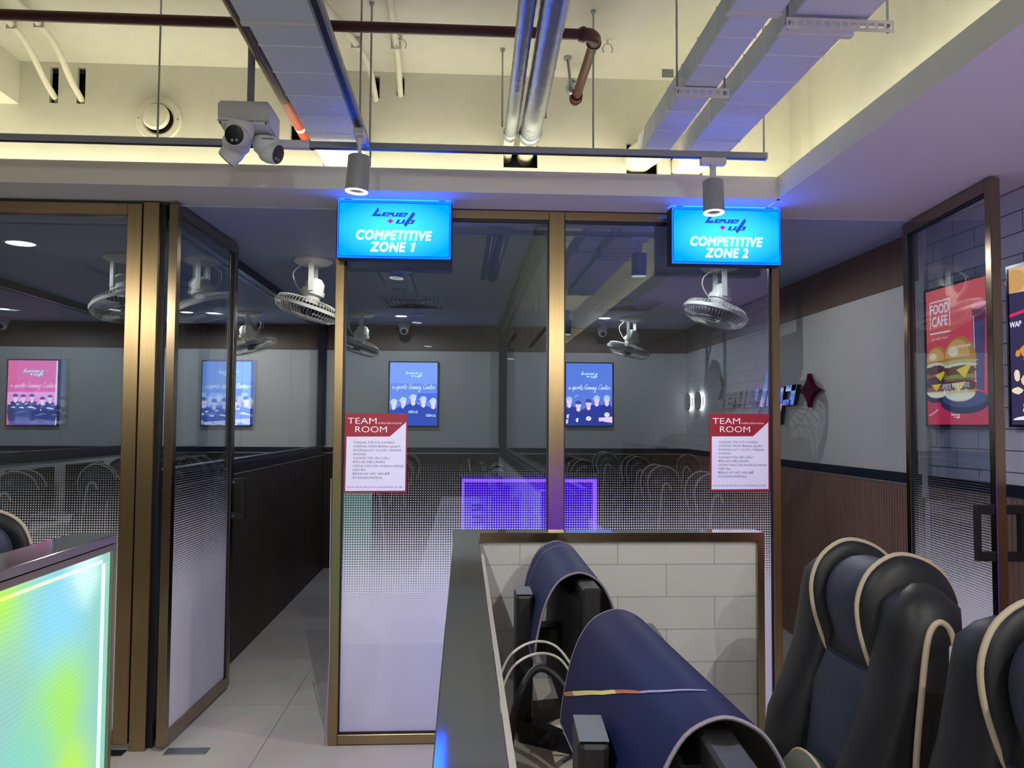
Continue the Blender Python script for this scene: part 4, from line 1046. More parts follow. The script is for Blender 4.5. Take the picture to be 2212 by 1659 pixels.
# silver wrapped pipes
def wrapped(x0, x1, z0, z1, r, lb):
    t = thing('insulated_pipe', lb, 'pipe', (x1, 3.0, z1), 0, 'foil wrapped pipes')
    o = Vector((x1, 3.0, z1)); ya, yb = .4, 3.62; n = 44; rings = []
    pts, rr = [], []
    for i in range(n * 2 + 1):
        u = i / (n * 2); y_ = ya + (yb - ya) * u
        pts.append((x0 + (x1 - x0) * u + .002 * math.sin(9 * u), y_, z0 + (z1 - z0) * u)); rr.append(r * (1.0 if i % 2 else .95) * (1 + .02 * math.sin(23 * u)))
    MB(o).tube(pts, rr, 20).build('foil_wrap', M_silver, t, 25)
    mb = MB(o); mb.lathe([(r * 1.0, 0), (r * 1.12, .01), (r * 1.12, .05), (r * .9, .075)], 20, Matrix.Translation((x1, yb - .03, z1)) @ Matrix.Rotation(-PI / 2, 4, 'X')); mb.build('end_collar', M_silver, t, 40)
    mb = MB(o); mb.cyl((x1, yb, z1), (x1, 3.98, z1 - .002), r * .82, seg=20); mb.build('white_sleeve', M_slotlit, t, 50)
wrapped(.165, .194, 2.757, 2.735, .029, 'thinner foil wrapped silver pipe, left of the pair')
wrapped(.245, .282, 2.760, 2.737, .046, 'thicker foil wrapped silver pipe, right of the pair')
# painted conduits into the wall slots
for pts, lb in (([(-1.80, 2.2, 3.062), (-1.83, 3.15, 3.062), (-1.845, 3.42, 3.058), (-1.85, 3.56, 3.03), (-1.872, 3.76, 2.96), (-1.877, 3.93, 2.90)], 'white bent conduit into the leftmost wall slot'),
                ([(-1.70, 2.2, 3.062), (-1.725, 3.15, 3.062), (-1.728, 3.40, 3.058), (-1.728, 3.54, 3.03), (-1.752, 3.74, 2.96), (-1.757, 3.93, 2.89)], 'white bent conduit into the second wall slot from the left'),
                ([(-.70, 2.6, 3.062), (-.55, 3.17, 3.062), (-.47, 3.50, 3.06), (-.435, 3.64, 3.03), (-.424, 3.78, 2.98), (-.423, 3.93, 2.93)], 'white bent conduit into the wall slot beside the left duct'),
                ([(-.29, 2.4, 3.064), (-.296, 3.10, 3.064), (-.302, 3.50, 3.06), (-.305, 3.68, 3.04), (-.308, 3.80, 3.0), (-.308, 3.93, 2.95)], 'white straight conduit into the slot right of the track light')):
    t = thing('conduit', lb, 'conduit', pts[-2], 0, 'white ceiling conduits')
    MB(pts[-2]).tube(smooth_pts(pts, 6), .0135, 12).build('pipe', M_cond, t, 50)
    p = Vector(pts[2]); mb = MB(pts[-2]); mb.box(p.x - .022, p.x + .022, p.y - .006, p.y + .006, p.z - .018, 3.09, .002, 1); mb.build('clip', M_cond, t)
for x, y_, lb in ((-.278, 3.47, 'small empty pipe clip on the slab left of the silver pipes'), (.598, 3.45, 'small empty pipe clip on the slab right of the red elbow')):
    mb = MB((x, y_, 3.06)); mb.tube([(x - .018, y_, 3.035), (x - .022, y_, 3.055), (x - .012, y_, 3.072), (x + .012, y_, 3.072), (x + .022, y_, 3.055), (x + .018, y_, 3.035)], .0035, 6); mb.box(x - .004, x + .004, y_ - .004, y_ + .004, 3.07, 3.092)
    tag(mb.build('pipe_clip', M_cond), lb, 'pipe clip')
# ducts
def duct(name, lb, x0, x1, z0, z1, ya, yb, big=None, yj=None):
    t = thing(name, lb, 'duct', ((x0 + x1) / 2, yb, z0))
    o = Vector(((x0 + x1) / 2, yb, z0))
    mb = MB(o); mb.use(M_duct).box(x0, x1, ya if yj is None else yj, yb, z0, z1, .004, 1)
    mb.use(M_tape); q = (ya if yj is None else yj) + .16
    while q < yb - .05: mb.box(x0 - .0015, x1 + .0015, q, q + .004, z0 - .0018, z1 + .0015); q += .20
    mb.build('duct_body', None, t)
    if yj is not None:
        g = big
        MB(o).box(x0 - g, x1 + g, ya, yj + .004, z0 - g * .5, z1 + g, .004, 1).build('wider_section', M_duct, t)
        mb = MB(o); mb.box(x0 - g - .004, x1 + g + .004, yj - .004, yj + .022, z0 - g * .5 - .004, z1 + g + .004, .003, 1); mb.build('flange', M_white, t)
    return t
tL = duct('air_duct', 'broad white wrapped duct at upper left running to the wall', -.655, -.447, 2.64, 2.735, .4, 3.86, .012, 2.45)
duct('air_duct', 'narrow white duct, left of the right-hand pair', .748, .868, 2.62, 2.71, .4, 3.55, .016, 2.25)
duct('air_duct', 'wide white duct, right of the right-hand pair', .938, 1.128, 2.62, 2.71, .4, 3.60, .016, 2.36)
t = thing('duct_end', 'white flared end of the narrow duct at the wall hole', 'duct', (.81, 3.6, 2.64))
o = Vector((.81, 3.6, 2.64))
mb = MB(o); rr_ = []
for y_, hw, zb, zt in ((3.55, .062, 2.62, 2.712), (3.60, .066, 2.622, 2.72), (3.70, .07, 2.63, 2.74), (3.78, .07, 2.645, 2.75), (3.93, .06, 2.66, 2.75)):
    rr_.append([(.811 + hw * c * abs(c) ** -.35 if abs(c) > .01 else .811, y_, (zb + zt) / 2 + (zt - zb) / 2 * (s_ * abs(s_) ** -.35 if abs(s_) > .01 else 0)) for c, s_ in ((math.cos(2 * PI * k / 28 + .05), math.sin(2 * PI * k / 28 + .05)) for k in range(28))])
mb.ring_loft(rr_); mb.build('elbow', M_slotlit, t, 60)
t = thing('duct_end', 'white flat end of the wide duct at the wall hole', 'duct', (1.03, 3.7, 2.64))
MB((1.03, 3.7, 2.64)).box(.972, 1.116, 3.60, 3.93, 2.642, 2.715, .012, 2).build('sleeve', M_slotlit, t)
# perforated brackets under the ducts
def bracket(x0, x1, y_, z, lb, dz=.036):
    t = thing('perforated_bracket', lb, 'bracket', ((x0 + x1) / 2, y_, z))
    o = Vector(((x0 + x1) / 2, y_, z)); mb = MB(o); n = max(4, int((x1 - x0) / .024)); st = (x1 - x0) / n
    # front web with slots, built as a grid of bars around open slots
    mb.box(x0, x1, y_ - .002, y_, z, z + dz * .28); mb.box(x0, x1, y_ - .002, y_, z + dz * .72, z + dz)
    for k in range(n + 1):
        a = x0 + k * st; mb.box(max(x0, a - st * .17), min(x1, a + st * .17), y_ - .002, y_, z + dz * .28, z + dz * .72)
    mb.box(x0, x1, y_, y_ + .03, z + dz - .002, z + dz)
    mb.build('angle_bar', M_white, t)
    for x in (x0 + .008, x1 - .012):
        MB(o).cyl((x, y_ + .012, z + dz - .03), (x, y_ + .012, 3.09), .004, seg=8).build('hanger_rod', M_galv, t)
        MB(o).cyl((x, y_ + .012, z + dz - .012), (x, y_ + .012, z + dz - .004), .008, seg=6).build('nut', M_galv, t)
bracket(.718, .905, 2.78, 2.580, 'perforated bracket carrying the narrow duct')
bracket(.895, 1.205, 2.24, 2.564, 'perforated bracket carrying the wide duct at the top edge', .034)
mb = MB((.70, 2.9, 2.72)); mb.box(.70, .742, 2.9, 2.902, 2.70, 2.73)
tag(mb.build('fixing_plate', M_galv), 'small steel plate at the left side of the narrow duct', 'bracket')
hose('loose_cable', smooth_pts([(.72, 2.25, 3.04), (.80, 2.28, 2.985), (.90, 2.29, 2.975), (.98, 2.28, 3.02)], 6), .004, M_cond, 'thin white cable sagging above the ducts at the top edge', 'cable', 6)
# track rails with lamps
t = thing('lighting_track', 'long grey lighting track across the picture under the ceiling', 'track', (-.3, 3.2, 2.51))
o = Vector((-.3, 3.2, 2.51))
MB(o).box(XL + .3, 1.19, 3.183, 3.217, 2.508, 2.532, .002, 1).build('rail', M_greymetal, t)
MB(o).box(XL + .3, 1.185, 3.192, 3.208, 2.5065, 2.509).build('conductor_slot', M_rail, t)
MB(o).box(1.186, 1.192, 3.182, 3.218, 2.507, 2.533).build('end_cap', M_whitemetal, t)
MB(o).box(-.72, -.60, 3.181, 3.219, 2.506, 2.534, .002, 1).build('joint_cover', M_whitemetal, t)
t = thing('lighting_track', 'grey lighting track running toward the viewer along the left duct', 'track', (-.385, 2.6, 2.51))
o = Vector((-.385, 2.6, 2.51))
MB(o).box(-.402, -.368, .3, 3.175, 2.508, 2.532, .002, 1).build('rail', M_greymetal, t)
MB(o).box(-.393, -.377, .3, 3.17, 2.5065, 2.509).build('conductor_slot', M_rail, t)
mb = MB(o)
for y_ in (2.45, 2.72, 2.95): mb.cyl((-.3665, y_, 2.52), (-.368, y_, 2.52), .004, seg=8)
mb.build('screw', M_white, t)
for x, y_, lb in ((-1.175, 3.2, 'thin hanger rod in front of the round wall vent'), (-.405, 3.15, 'left one of two close hanger rods above the first spotlight'), (-.372, 3.2, 'right one of two close hanger rods above the first spotlight'),
                  (.498, 3.2, 'thin hanger rod right of the red pipe end'), (1.182, 3.2, 'hanger rod at the right end of the long track')):
    rod((x, y_, 2.532), (x, y_, 3.09), lb)
rod((.155, 3.56, 2.74), (.155, 3.56, 3.09), 'hanger rod at the thinner silver pipe'); rod((.335, 3.45, 2.74), (.335, 3.45, 3.09), 'hanger rod behind the thicker silver pipe')
rod((.468, 3.66, 2.97), (.448, 3.62, 3.09), 'thick hanger rod of the red pipe valve', .007)
def make_spot():
    t = thing('track_spotlight', 'x', 'spotlight')
    MB().box(-.018, .018, -.05, .05, -.028, .0, .003, 1).build('track_adapter', M_whitemetal, t)
    mb = MB(); mb.cyl((0, 0, -.028), (0, 0, -.05), .014, .011, seg=14); mb.box(-.006, .006, -.012, .012, -.098, -.048, .002, 1); mb.build('stem', M_whitemetal, t, 40)
    tl = Matrix.Translation((0, 0, -.09)) @ Matrix.Rotation(math.radians(4), 4, 'Y')
    mb = MB(); mb.lathe([(.036, .0), (.0405, -.004), (.0415, -.128), (.039, -.130), (.036, -.122), (.002, -.112)], 32, tl, cap1=False); mb.build('can', M_greymetal, t, 40)
    mb = MB(); mb.lathe([(.0412, -.129), (.0405, -.133), (.029, -.1325), (.028, -.128)], 32, tl, cap0=False, cap1=False); mb.build('lit_ring', M_lamp, t, 40)
    mb = MB(); mb.cyl(tl @ Vector((0, 0, -.121)), tl @ Vector((0, 0, -.124)), .027, seg=24); mb.build('honeycomb_louvre', M_black, t)
    d = bpy.data.lights.new('spot', 'SPOT'); d.energy = SPOT; d.spot_size = math.radians(140); d.spot_blend = .7; d.shadow_soft_size = 0; d.color = (1, .96, .88)
    o = bpy.data.objects.new('spot_bulb', d); sc.collection.objects.link(o); o.location = tl @ Vector((0, 0, -.137)); o.rotation_euler = (0, math.radians(4), 0); o.parent = t
    return t
sp0 = make_spot()
SPS = [((-.385, 3.0, 2.508), 0, 'track spotlight hanging before the left cyan sign'), ((.975, 3.2, 2.508), math.radians(90), 'track spotlight hanging before the right cyan sign')]
SPS += [((x, y_, 2.508), 0, 'track spotlight of the open hall, %s' % lb) for x, y_, lb in ((-2.6, 1.4, 'over the left bay'), (-2.6, -.6, 'behind the left bay'), (-.385, .9, 'above the walkway'), (-.385, -1.2, 'behind the walkway'), (.9, -.9, 'behind the desk row'), (.95, .15, 'added over the desk row to light the block wall'), (-1.5, -2.6, 'at the rear left'), (.6, -2.8, 'at the rear right'))]  # the lamp over the desk row is added to brighten the block wall
for i, (l, a, lb) in enumerate(SPS):
    o = place(sp0, i > 0, l, a, lb, 'track spotlights')
    if i > 1:                                   # the hall lamps are turned toward the glass front
        for c in o.children:
            if c.type == 'LIGHT': c.rotation_euler = Vector((0, .75, -1)).to_track_quat('-Z', 'Y').to_euler()
for x in (-2.6, .9, .6, -1.5):
    t = thing('lighting_track', 'grey lighting track of the hall behind the viewer, at %s' % {-2.6: 'the far left', .9: 'the right', .6: 'the rear right', -1.5: 'the rear left'}[x], 'track', (x, -1, 2.51), 0)
    MB((x, -1, 2.51)).box(x - .017, x + .017, -3.6, {-2.6: 1.9, .9: -.4, .6: -2.0, -1.5: -1.9}[x], 2.508, 2.532).build('rail', M_greymetal, t)
    for y_ in (-3.2, -2.2): MB((x, -1, 2.51)).cyl((x, y_, 2.532), (x, y_, 3.09), .004, seg=6).build('hanger_rod', M_galv, t)
# round wall vent
t = thing('round_vent', 'round white air valve on the recess wall at left', 'vent', (-1.405, 3.84, 2.835))
rx = Matrix.Rotation(PI / 2, 4, 'X')
mb = MB(); mb.lathe([(.102, 0), (.102, .006), (.098, .012), (.075, .012), (.066, .004)], 40, rx, cap1=False); mb.build('flange_ring', M_cond, t, 40)
mb = MB(); mb.lathe([(.066, .004), (.062, .002), (.001, .002)], 40, rx, cap0=False); mb.build('throat', M_black, t, 40)
mb = MB(); mb.lathe([(.02, .002), (.03, .01), (.058, .014), (.061, .022), (.052, .036), (.02, .042), (.001, .043)], 36, Matrix.Translation((-.006, 0, .006)) @ rx); mb.build('cone', M_cond, t, 40)
mb = MB()
for s_ in (-1, 1): mb.cyl((s_ * .088, -.012, 0), (s_ * .088, -.015, 0), .004, seg=10)
mb.build('screw', M_galv, t)
# surveillance camera cluster on a pole
cx, cy, cz = -.783, 3.0, 2.497
t = thing('camera_cluster', 'white box on a ceiling pole carrying three turret security cameras', 'security camera', (cx, cy, cz))
MB((cx, cy, cz)).cyl((cx + .005, cy, cz + .07), (cx + .005, cy, cz + (3.09 - cz) / 1.19), .011, seg=16).build('pole', M_greymetal, t, 50)
mb = MB((cx, cy, cz)); q = [(-.076, -.062, .072), (.076, -.062, .072), (.076, .085, .072), (-.076, .085, .072), (-.074, -.062, .004), (.074, -.062, .004), (.074, .085, -.01), (-.074, .085, -.01)]
vs = [mb.v((cx + a, cy + b_, cz + c)) for a, b_, c in q]
for f in ((0, 1, 2, 3), (4, 7, 6, 5), (0, 4, 5, 1), (1, 5, 6, 2), (2, 6, 7, 3), (3, 7, 4, 0)): mb.face([vs[i] for i in f])
bmesh.ops.bevel(mb.bm, geom=list(mb.bm.edges), offset=.006, segments=2, affect='EDGES'); mb.build('box', M_whitemetal, t)
MB((cx, cy, cz)).box(cx - .075, cx + .075, cy - .0635, cy - .061, cz + .010, cz + .012).build('lid_seam', M_greymetal, t)
mb = MB((cx, cy, cz))
for s_ in (-1, 1): mb.cyl((cx + s_ * .066, cy - .0635, cz + .004), (cx + s_ * .066, cy - .0615, cz + .004), .003, seg=8)
mb.build('screw', M_black, t)
def turret(ox, oy, oz, yaw, down, face_m, bright=False):
    base = Vector((cx + ox, cy + oy, cz + oz)); o = Vector((cx, cy, cz))
    ax = Matrix.Translation(base)
    mb = MB(o); mb.lathe([(.040, 0), (.0415, -.004), (.0415, -.018), (.037, -.036), (.026, -.046)], 30, ax)
    b_ = mb.build('turret', M_whitemetal, t, 40)
    rot = Matrix.Translation(base + Matrix.Rotation(yaw, 4, 'Z') @ Vector((0, -.010, -.040))) @ Matrix.Rotation(yaw, 4, 'Z') @ Matrix.Rotation(down, 4, 'X')
    mb = MB(o); mb.ell((0, 0, 0), (.034, .036, .034), 24, 14, rot) if False else mb.lathe([(.001, -.034), (.02, -.030), (.031, -.016), (.034, 0), (.0335, .018), (.0305, .030), (.028, .031)], 28, rot @ Matrix.Rotation(PI / 2, 4, 'X'))
    mb.build('ball', M_whitemetal, b_, 40)
    mb = MB(o); mb.cyl(rot @ Vector((0, -.0312, 0)), rot @ Vector((0, -.0330, 0)), .0285, seg=28); mb.build('lens_window', face_m, b_)
    mb = MB(o); mb.use(M_greymetal)
    for s_ in (-1, 1): mb.cyl(rot @ Vector((s_ * .007, -.0332, -.015)), rot @ Vector((s_ * .007, -.0336, -.015)), .0045, seg=10)
    mb.build('infrared_emitter', None, b_)
turret(-.01, -.052, .004, math.radians(-8), math.radians(12), M_lens)
turret(-.042, .03, -.012, math.radians(-105), math.radians(42), M_lens)
turret(.048, .03, -.012, math.radians(72), math.radians(18), mat('reflective_camera_window', '#aebdd8', .03, 1.0, noise=.02))
mb = MB((cx, cy, cz)); mb.use(M_black)
text(mb, 'HIKVISION', cx + .062, cz - .026, .0045, cy - .012, 'CENTER', 0, .02, 1.1); text(mb, 'HIKVISION', cx - .044, cz - .026, .0045, cy - .012, 'CENTER', 0, .02, 1.1)
mb.build('maker_lettering', None, t)

t.scale = (1.19, 1.19, 1.19)

# ------------------------------------------------------------------ half walls in the foreground
HZ = 1.14
h = thing('half_wall', 'white painted block half wall with metal cap in the foreground centre', 'half wall', (0, 2.44, 0))
o = Vector((0, 2.44, 0))
mb = MB(o); mb.box(.044, .862, 2.420, 2.462, 0, 1.112); b_ = mb.build('block_panel', M_brick, h)
b_.location = (0, 0, 0)
MB(o).box(-.014, .040, -1.2, 2.462, 0, 1.11).build('side_core', M_white, h)
mb = MB(o); mb.box(-.026, .878, 2.408, 2.480, HZ - .027, HZ, .0015, 1); mb.build('back_cap', M_steel, h)
mb = MB(o); mb.box(-.026, .044, -1.2, 2.4085, HZ - .027, HZ, .0015, 1); mb.build('side_cap', M_steel, h)
MB(o).box(.048, .878, 2.4035, 2.408, HZ - .026, HZ - .0005).build('brass_edge', M_brassd, h)
MB(o).box(.858, .878, 2.4035, 2.480, 0, HZ - .027).build('brass_end_post', M_brassd, h)
MB(o).box(-.026, -.012, 2.462, 2.480, 0, HZ - .027).build('brass_corner_post', M_brassd, h)
pl = MB(o).box(-.010, .856, 2.464, 2.474, .03, 1.108).build('backlit_panel', M_ledp, h)
mb = MB(o); mb.box(-.008, .854, 2.4742, 2.4752, 1.085, 1.105); mb.box(-.008, .006, 2.4742, 2.4752, .03, 1.085); mb.box(.826, .854, 2.4742, 2.4752, .03, 1.085); mb.build('led_edge_line', M_lededge, h)
MB(o).box(-.024, -.0145, -1.2, 2.455, .03, 1.105).build('side_panel', M_white, h)
mb = MB(o); mb.box(.044, .060, -1.2, 2.395, 0, 1.085, .003, 1); mb.build('inner_lining', M_white, h)

M_capb = mat('mirror_bronze_cap', '#8b7f72', .09, .85, noise=.08, nscale=4)
h = thing('half_wall', 'half wall at left with green glowing acrylic side and bronze cap', 'half wall', (-1.0, 2.3, 0))
o = Vector((-1.0, 2.3, 0))
MB(o).box(-1.075, -.982, -1.2, 2.375, 0, 1.112).build('core', M_white, h)
mb = MB(o); mb.box(-1.085, -.960, -1.2, 2.39, 1.116, 1.14, .0015, 1); mb.build('cap', M_capb, h)
mb = MB(o); mb.box(-.978, -.958, -1.2, 2.374, 1.098, 1.115); mb.box(-.980, -.958, 2.374, 2.392, 0, 1.115, .0015, 1); mb.box(-1.085, -.980, 2.376, 2.39, 0, 1.115); mb.build('bronze_frame', M_brassd, h)
MB(o).box(-.981, -.968, -1.2, 2.373, .03, 1.097).build('backlit_panel', M_led, h)
mb = MB(o); mb.use(M_ledy).box(-.9678, -.9668, -1.2, 1.88, 1.072, 1.080); mb.use(M_ledl).box(-.9678, -.9668, 1.88, 2.08, 1.072, 1.080); mb.use(M_ledw).box(-.9678, -.9668, 2.08, 2.322, 1.072, 1.080); mb.use(M_ledy).box(-.9678, -.9668, 2.325, 2.340, .03, .5); mb.use(M_ledw).box(-.9678, -.9668, 2.322, 2.342, .5, 1.068); mb.build('led_line', None, h)

# ------------------------------------------------------------------ gaming chairs
def make_chair():
    t = thing('gaming_chair', 'x', 'chair')
    F = -.25          # local f of the backrest plane, forward is +x
    mb = MB()
    def se(cxx, czz): return 0
    def pill(rings, seg=18, p=.7):
        R = []
        for (fx, s0, z, rf, rs) in rings:
            R.append([(fx + rf * (abs(math.cos(a)) ** p) * (1 if math.cos(a) >= 0 else -1), s0 + rs * (abs(math.sin(a)) ** p) * (1 if math.sin(a) >= 0 else -1), z) for a in (2 * PI * k / seg for k in range(seg))])
        return R
    # seat
    mb = MB(); mb.ring_loft(pill([(.02, 0, .40, .22, .22), (.02, 0, .42, .26, .26), (.02, 0, .47, .265, .27), (.02, 0, .505, .25, .255), (.02, 0, .52, .18, .19), (.02, 0, .522, .02, .02)], 28, .55)); mb.build('seat', M_chair, t, 60)
    # back shell (dark side and rear)
    mb = MB(); mb.ring_loft(pill([(F - .02, 0, .42, .035, .22), (F - .025, 0, .5, .045, .238), (F - .035, 0, .83, .045, .246), (F - .048, 0, 1.06, .038, .246), (F - .052, 0, 1.095, .03, .235)], 30, .35)); mb.build('back_shell', M_black, t, 60)
    # side bolsters and top shoulders
    for sd in (-1, 1):
        fr = [(.44, .03), (.50, .07), (.58, .10), (.70, .112), (.80, .098), (.88, .062), (.96, .03), (1.03, .018), (1.075, .014), (1.12, .006), (1.145, -.018)]
        rg = []
        for z, f1 in fr:
            k = 1.0 if z < 1.08 else (.9 if z < 1.13 else .55)
            f0 = -.03 if z < 1.0 else (-.05 if z < 1.05 else -.115)
            if z > 1.14: f0 = -.09
            rg.append((F + (f1 + f0) / 2, sd * (.178 if z < 1.05 else .182), z, (f1 - f0) / 2, .072 * k))
        rg.append((F - .055, sd * .182, 1.158, .015, .012))
        mb = MB(); mb.ring_loft(pill(rg, 20, .75)); mb.build('side_bolster', M_chair, t, 60)
        # beige piping round the side panel
        pts = [(F + .0, sd * .2505, .44), (F + .004, sd * .2525, .60), (F + .0, sd * .2535, .83), (F - .014, sd * .254, .98), (F - .024, sd * .2545, 1.06), (F - .034, sd * .2545, 1.092), (F - .050, sd * .254, 1.103), (F - .068, sd * .252, 1.090), (F - .078, sd * .249, 1.062)]
        mb = MB(); mb.tube(smooth_pts(pts, 5), .0058, 8); mb.build('side_piping', M_pipe, t, 60)
    mb = MB(); mb.ring_loft(pill([(F - .06, 0, 1.03, .05, .13), (F - .07, 0, 1.09, .05, .14), (F - .075, 0, 1.13, .035, .13), (F - .075, 0, 1.145, .01, .10)], 24, .6)); mb.build('top_pad', M_chair, t, 60)
    # centre pad and head pad
    mb = MB(); mb.ring_loft(pill([(F + .0, 0, .45, .04, .115), (F + .01, 0, .52, .055, .125), (F + .005, 0, .72, .06, .125), (F - .005, 0, .90, .045, .12), (F - .015, 0, .97, .03, .10)], 22, .6)); mb.build('centre_pad', M_chairb, t, 60)
    W = [(-.012, .945), (.012, 1.005), (.028, 1.065), (.028, 1.118), (.004, 1.168), (-.045, 1.198), (-.10, 1.190), (-.145, 1.158), (-.168, 1.105), (-.160, 1.05), (-.125, .985), (-.07, .95)]
    C0 = (-.065, 1.08)
    R = []
    for s_, k in ((-.086, .62), (-.072, .76), (-.035, .82), (.035, .82), (.072, .76), (.086, .62)):
        R.append([(F + C0[0] + (a.x - C0[0]) * k + .006, s_, C0[1] + (a.y - C0[1]) * k) for a in smooth_pts([(x, z, 0) for x, z in W], 3, True)])
    mb = MB(); mb.ring_loft(R); mb.build('head_pad', M_chairb, t, 60)
    for sd in (-1, 1):
        ol = smooth_pts([(x, z, 0) for x, z in W], 4, True); R = []
        for off, k in ((-.010, .45), (-.016, .75), (-.014, .93), (-.006, .995), (.004, 1.0), (.014, .96), (.026, .80), (.031, .50), (.031, .2)):
            sp_ = sd * (.108 + off)
            R.append([(F + C0[0] + (a.x - C0[0]) * k, sp_, C0[1] + (a.y - C0[1]) * k) for a in ol])
        mb = MB(); mb.ring_loft(R); b_ = mb.build('head_wing', M_chair, t, 60)
        pts = [(F + a.x, sd * .107, a.y) for a in smooth_pts([(x, z, 0) for x, z in W[:9]], 4)]
        mb = MB(); mb.tube(pts, .0060, 8); mb.build('wing_piping', M_pipe, b_, 60)
    mb = MB(); mb.ell((F + .085, 0, .70), (.045, .115, .075), 20, 12); mb.build('lumbar_cushion', M_olive, t, 60)
    mb = MB(); mb.tube([(F + .085 + .046 * 0, .116 * math.cos(a), .70 + .076 * math.sin(a)) for a in (2 * PI * k / 32 for k in range(32))], .004, 6, True); mb.build('cushion_piping', M_pipe, t, 60)
    MB().box(F - .02, .1, -.05, .05, .36, .40, .006, 1).build('seat_plate', M_black, t)
    mb = MB(); mb.cyl((.0, 0, .09), (0, 0, .36), .028, .022, seg=16); mb.build('gas_lift', M_blackgloss, t, 50)
    for k in range(5):
        a = 2 * PI * k / 5 + .3; c, s_ = math.cos(a), math.sin(a)
        mb = MB(); mb.tube([(0, 0, .105), (.15 * c, .15 * s_, .095), (.29 * c, .29 * s_, .066)], [.03, .022, .016], 8); b_ = mb.build('base_leg', M_black, t, 50)
        mb = MB(); mb.cyl((.29 * c - .02 * s_, .29 * s_ + .02 * c, .03), (.29 * c + .02 * s_, .29 * s_ - .02 * c, .03), .03, seg=14); mb.build('caster', M_black, b_, 50)
    return t
ch0 = make_chair()
CH = [((.55, 1.71, 0), 180, 'dark winged gaming chair with beige piping in the right foreground', 'gaming chairs at the foreground desk'),
      ((.53, 1.075, 0), 180, 'gaming chair cut off by the right picture edge in the foreground', 'gaming chairs at the foreground desk'),
      ((-1.63, 2.33, 0), 180, 'dark blue gaming chair peeking in at the left edge behind the glowing half wall', 'gaming chairs in the left bay'),
      ((.99, 4.42, 0), 178, 'gaming chair half hidden by the ZONE 2 notice', 'gaming chairs in zone 2'),
      ((.92, 5.22, 0), 180, 'nearest fully seen gaming chair in the right room, right of the purple reflection', 'gaming chairs in zone 2'),
      ((1.08, 6.72, 0), 180, 'second clearly seen gaming chair in the right room, behind the nearest one', 'gaming chairs in zone 2'),
      ((1.66, 7.3, 0), 165, 'slightly turned gaming chair deep in the right room, near the lettered wall', 'gaming chairs in zone 2'),
      ((1.0, 7.72, 0), 180, 'rearmost gaming chair of the right room, just above the purple reflection', 'gaming chairs in zone 2'),
      ((-.17, 4.62, 0), 4, 'gaming chair close behind the ZONE 1 notice', 'gaming chairs in zone 1'),
      ((-.19, 5.42, 0), 0, 'gaming chair just right of the left notice, nearest of that row', 'gaming chairs in zone 1'),
      ((-.16, 6.22, 0), 0, 'gaming chair right of the left notice, middle of that row', 'gaming chairs in zone 1'),
      ((-.15, 7.05, 0), 0, 'gaming chair right of the left notice, farthest of that row', 'gaming chairs in zone 1'),
      ((-2.58, 4.36, 0), 196, 'gaming chair at the left picture edge behind the dotted glass', 'gaming chairs in the left zone'),
      ((-2.50, 5.08, 0), 200, 'gaming chair with full round piping behind the left dotted glass', 'gaming chairs in the left zone'),
      ((-2.70, 6.0, 0), 192, 'gaming chair beside the left brass post behind the glass', 'gaming chairs in the left zone'),
      ((-2.68, 7.0, 0), 190, 'rear gaming chair of the left zone', 'gaming chairs in the left zone')]
for i, (l, a, lb, g) in enumerate(CH): place(ch0, i > 0, l, math.radians(a), lb, g)

# ------------------------------------------------------------------ desks and monitors
def desk(x0, x1, y0, y1, lb, leg_in=.05, m=M_desk):
    t = thing('desk', lb, 'desk', ((x0 + x1) / 2, (y0 + y1) / 2, 0))
    o = Vector(((x0 + x1) / 2, (y0 + y1) / 2, 0))
    MB(o).box(x0, x1, y0, y1, .70, .73, .003, 1).build('desk_top', m, t)
    for y_ in (y0 + .05, y1 - .09): MB(o).box(x0 + leg_in, x1 - leg_in, y_, y_ + .03, 0, .70).build('leg_panel', m, t)
    return t
desk(.062, .62, -.6, 2.40, 'pale desk under the draped monitors behind the half wall')
desk(-.215, .355, 4.02, 8.4, 'pale long desk of the middle room, left of the glass divider'); desk(.445, .98, 4.02, 8.4, 'pale long desk of the right room behind the purple reflection'); desk(-3.24, -2.86, 4.02, 8.4, 'pale long desk in the left zone along its divider')
def make_monitor():
    """screen faces +x, width along y"""
    t = thing('monitor', 'x', 'monitor')
    MB().box(-.020, .018, -.305, .305, .07, .392, .004, 1).build('panel', M_black, t)
    MB().box(.018, .0195, -.298, .298, .085, .385).build('screen', M_screenoff, t)
    mb = MB(); mb.ring_loft([[(-.020 - d, a * k, z) for a, z in ((-.26, .10), (.26, .10), (.26, .36), (-.26, .36))] for d, k in ((0, 1), (.022, .8))]); mb.build('rear_bulge', M_black, t)
    mb = MB(); mb.box(-.105, -.018, -.035, .035, .19, .25, .004, 1); mb.build('arm_joint', M_black, t)
    mb = MB(); mb.box(-.138, -.098, -.05, .045, .012, .328, .008, 2); mb.build('stand_column', M_black, t)
    MB().box(-.137, -.099, -.049, .044, .3285, .3305, .0008, 1).build('column_lit_top', mat('column_top_lit_grey', '#59606b', .5, noise=.05), t)  # thin lighter top, light from above put into its colour
    mb = MB()
    for s_ in (-1, 1):
        mb.ring_loft([[(-.13, s_ * .03 - .03, 0), (-.13, s_ * .03 + .03, 0), (-.13, s_ * .03 + .03, .05), (-.13, s_ * .03 - .03, .05)], [(.09, s_ * .20 - .02, 0), (.09, s_ * .20 + .02, 0), (.09, s_ * .20 + .02, .014), (.09, s_ * .20 - .02, .014)]])
    mb.build('stand_foot', M_black, t)
    return t
mo0 = make_monitor()
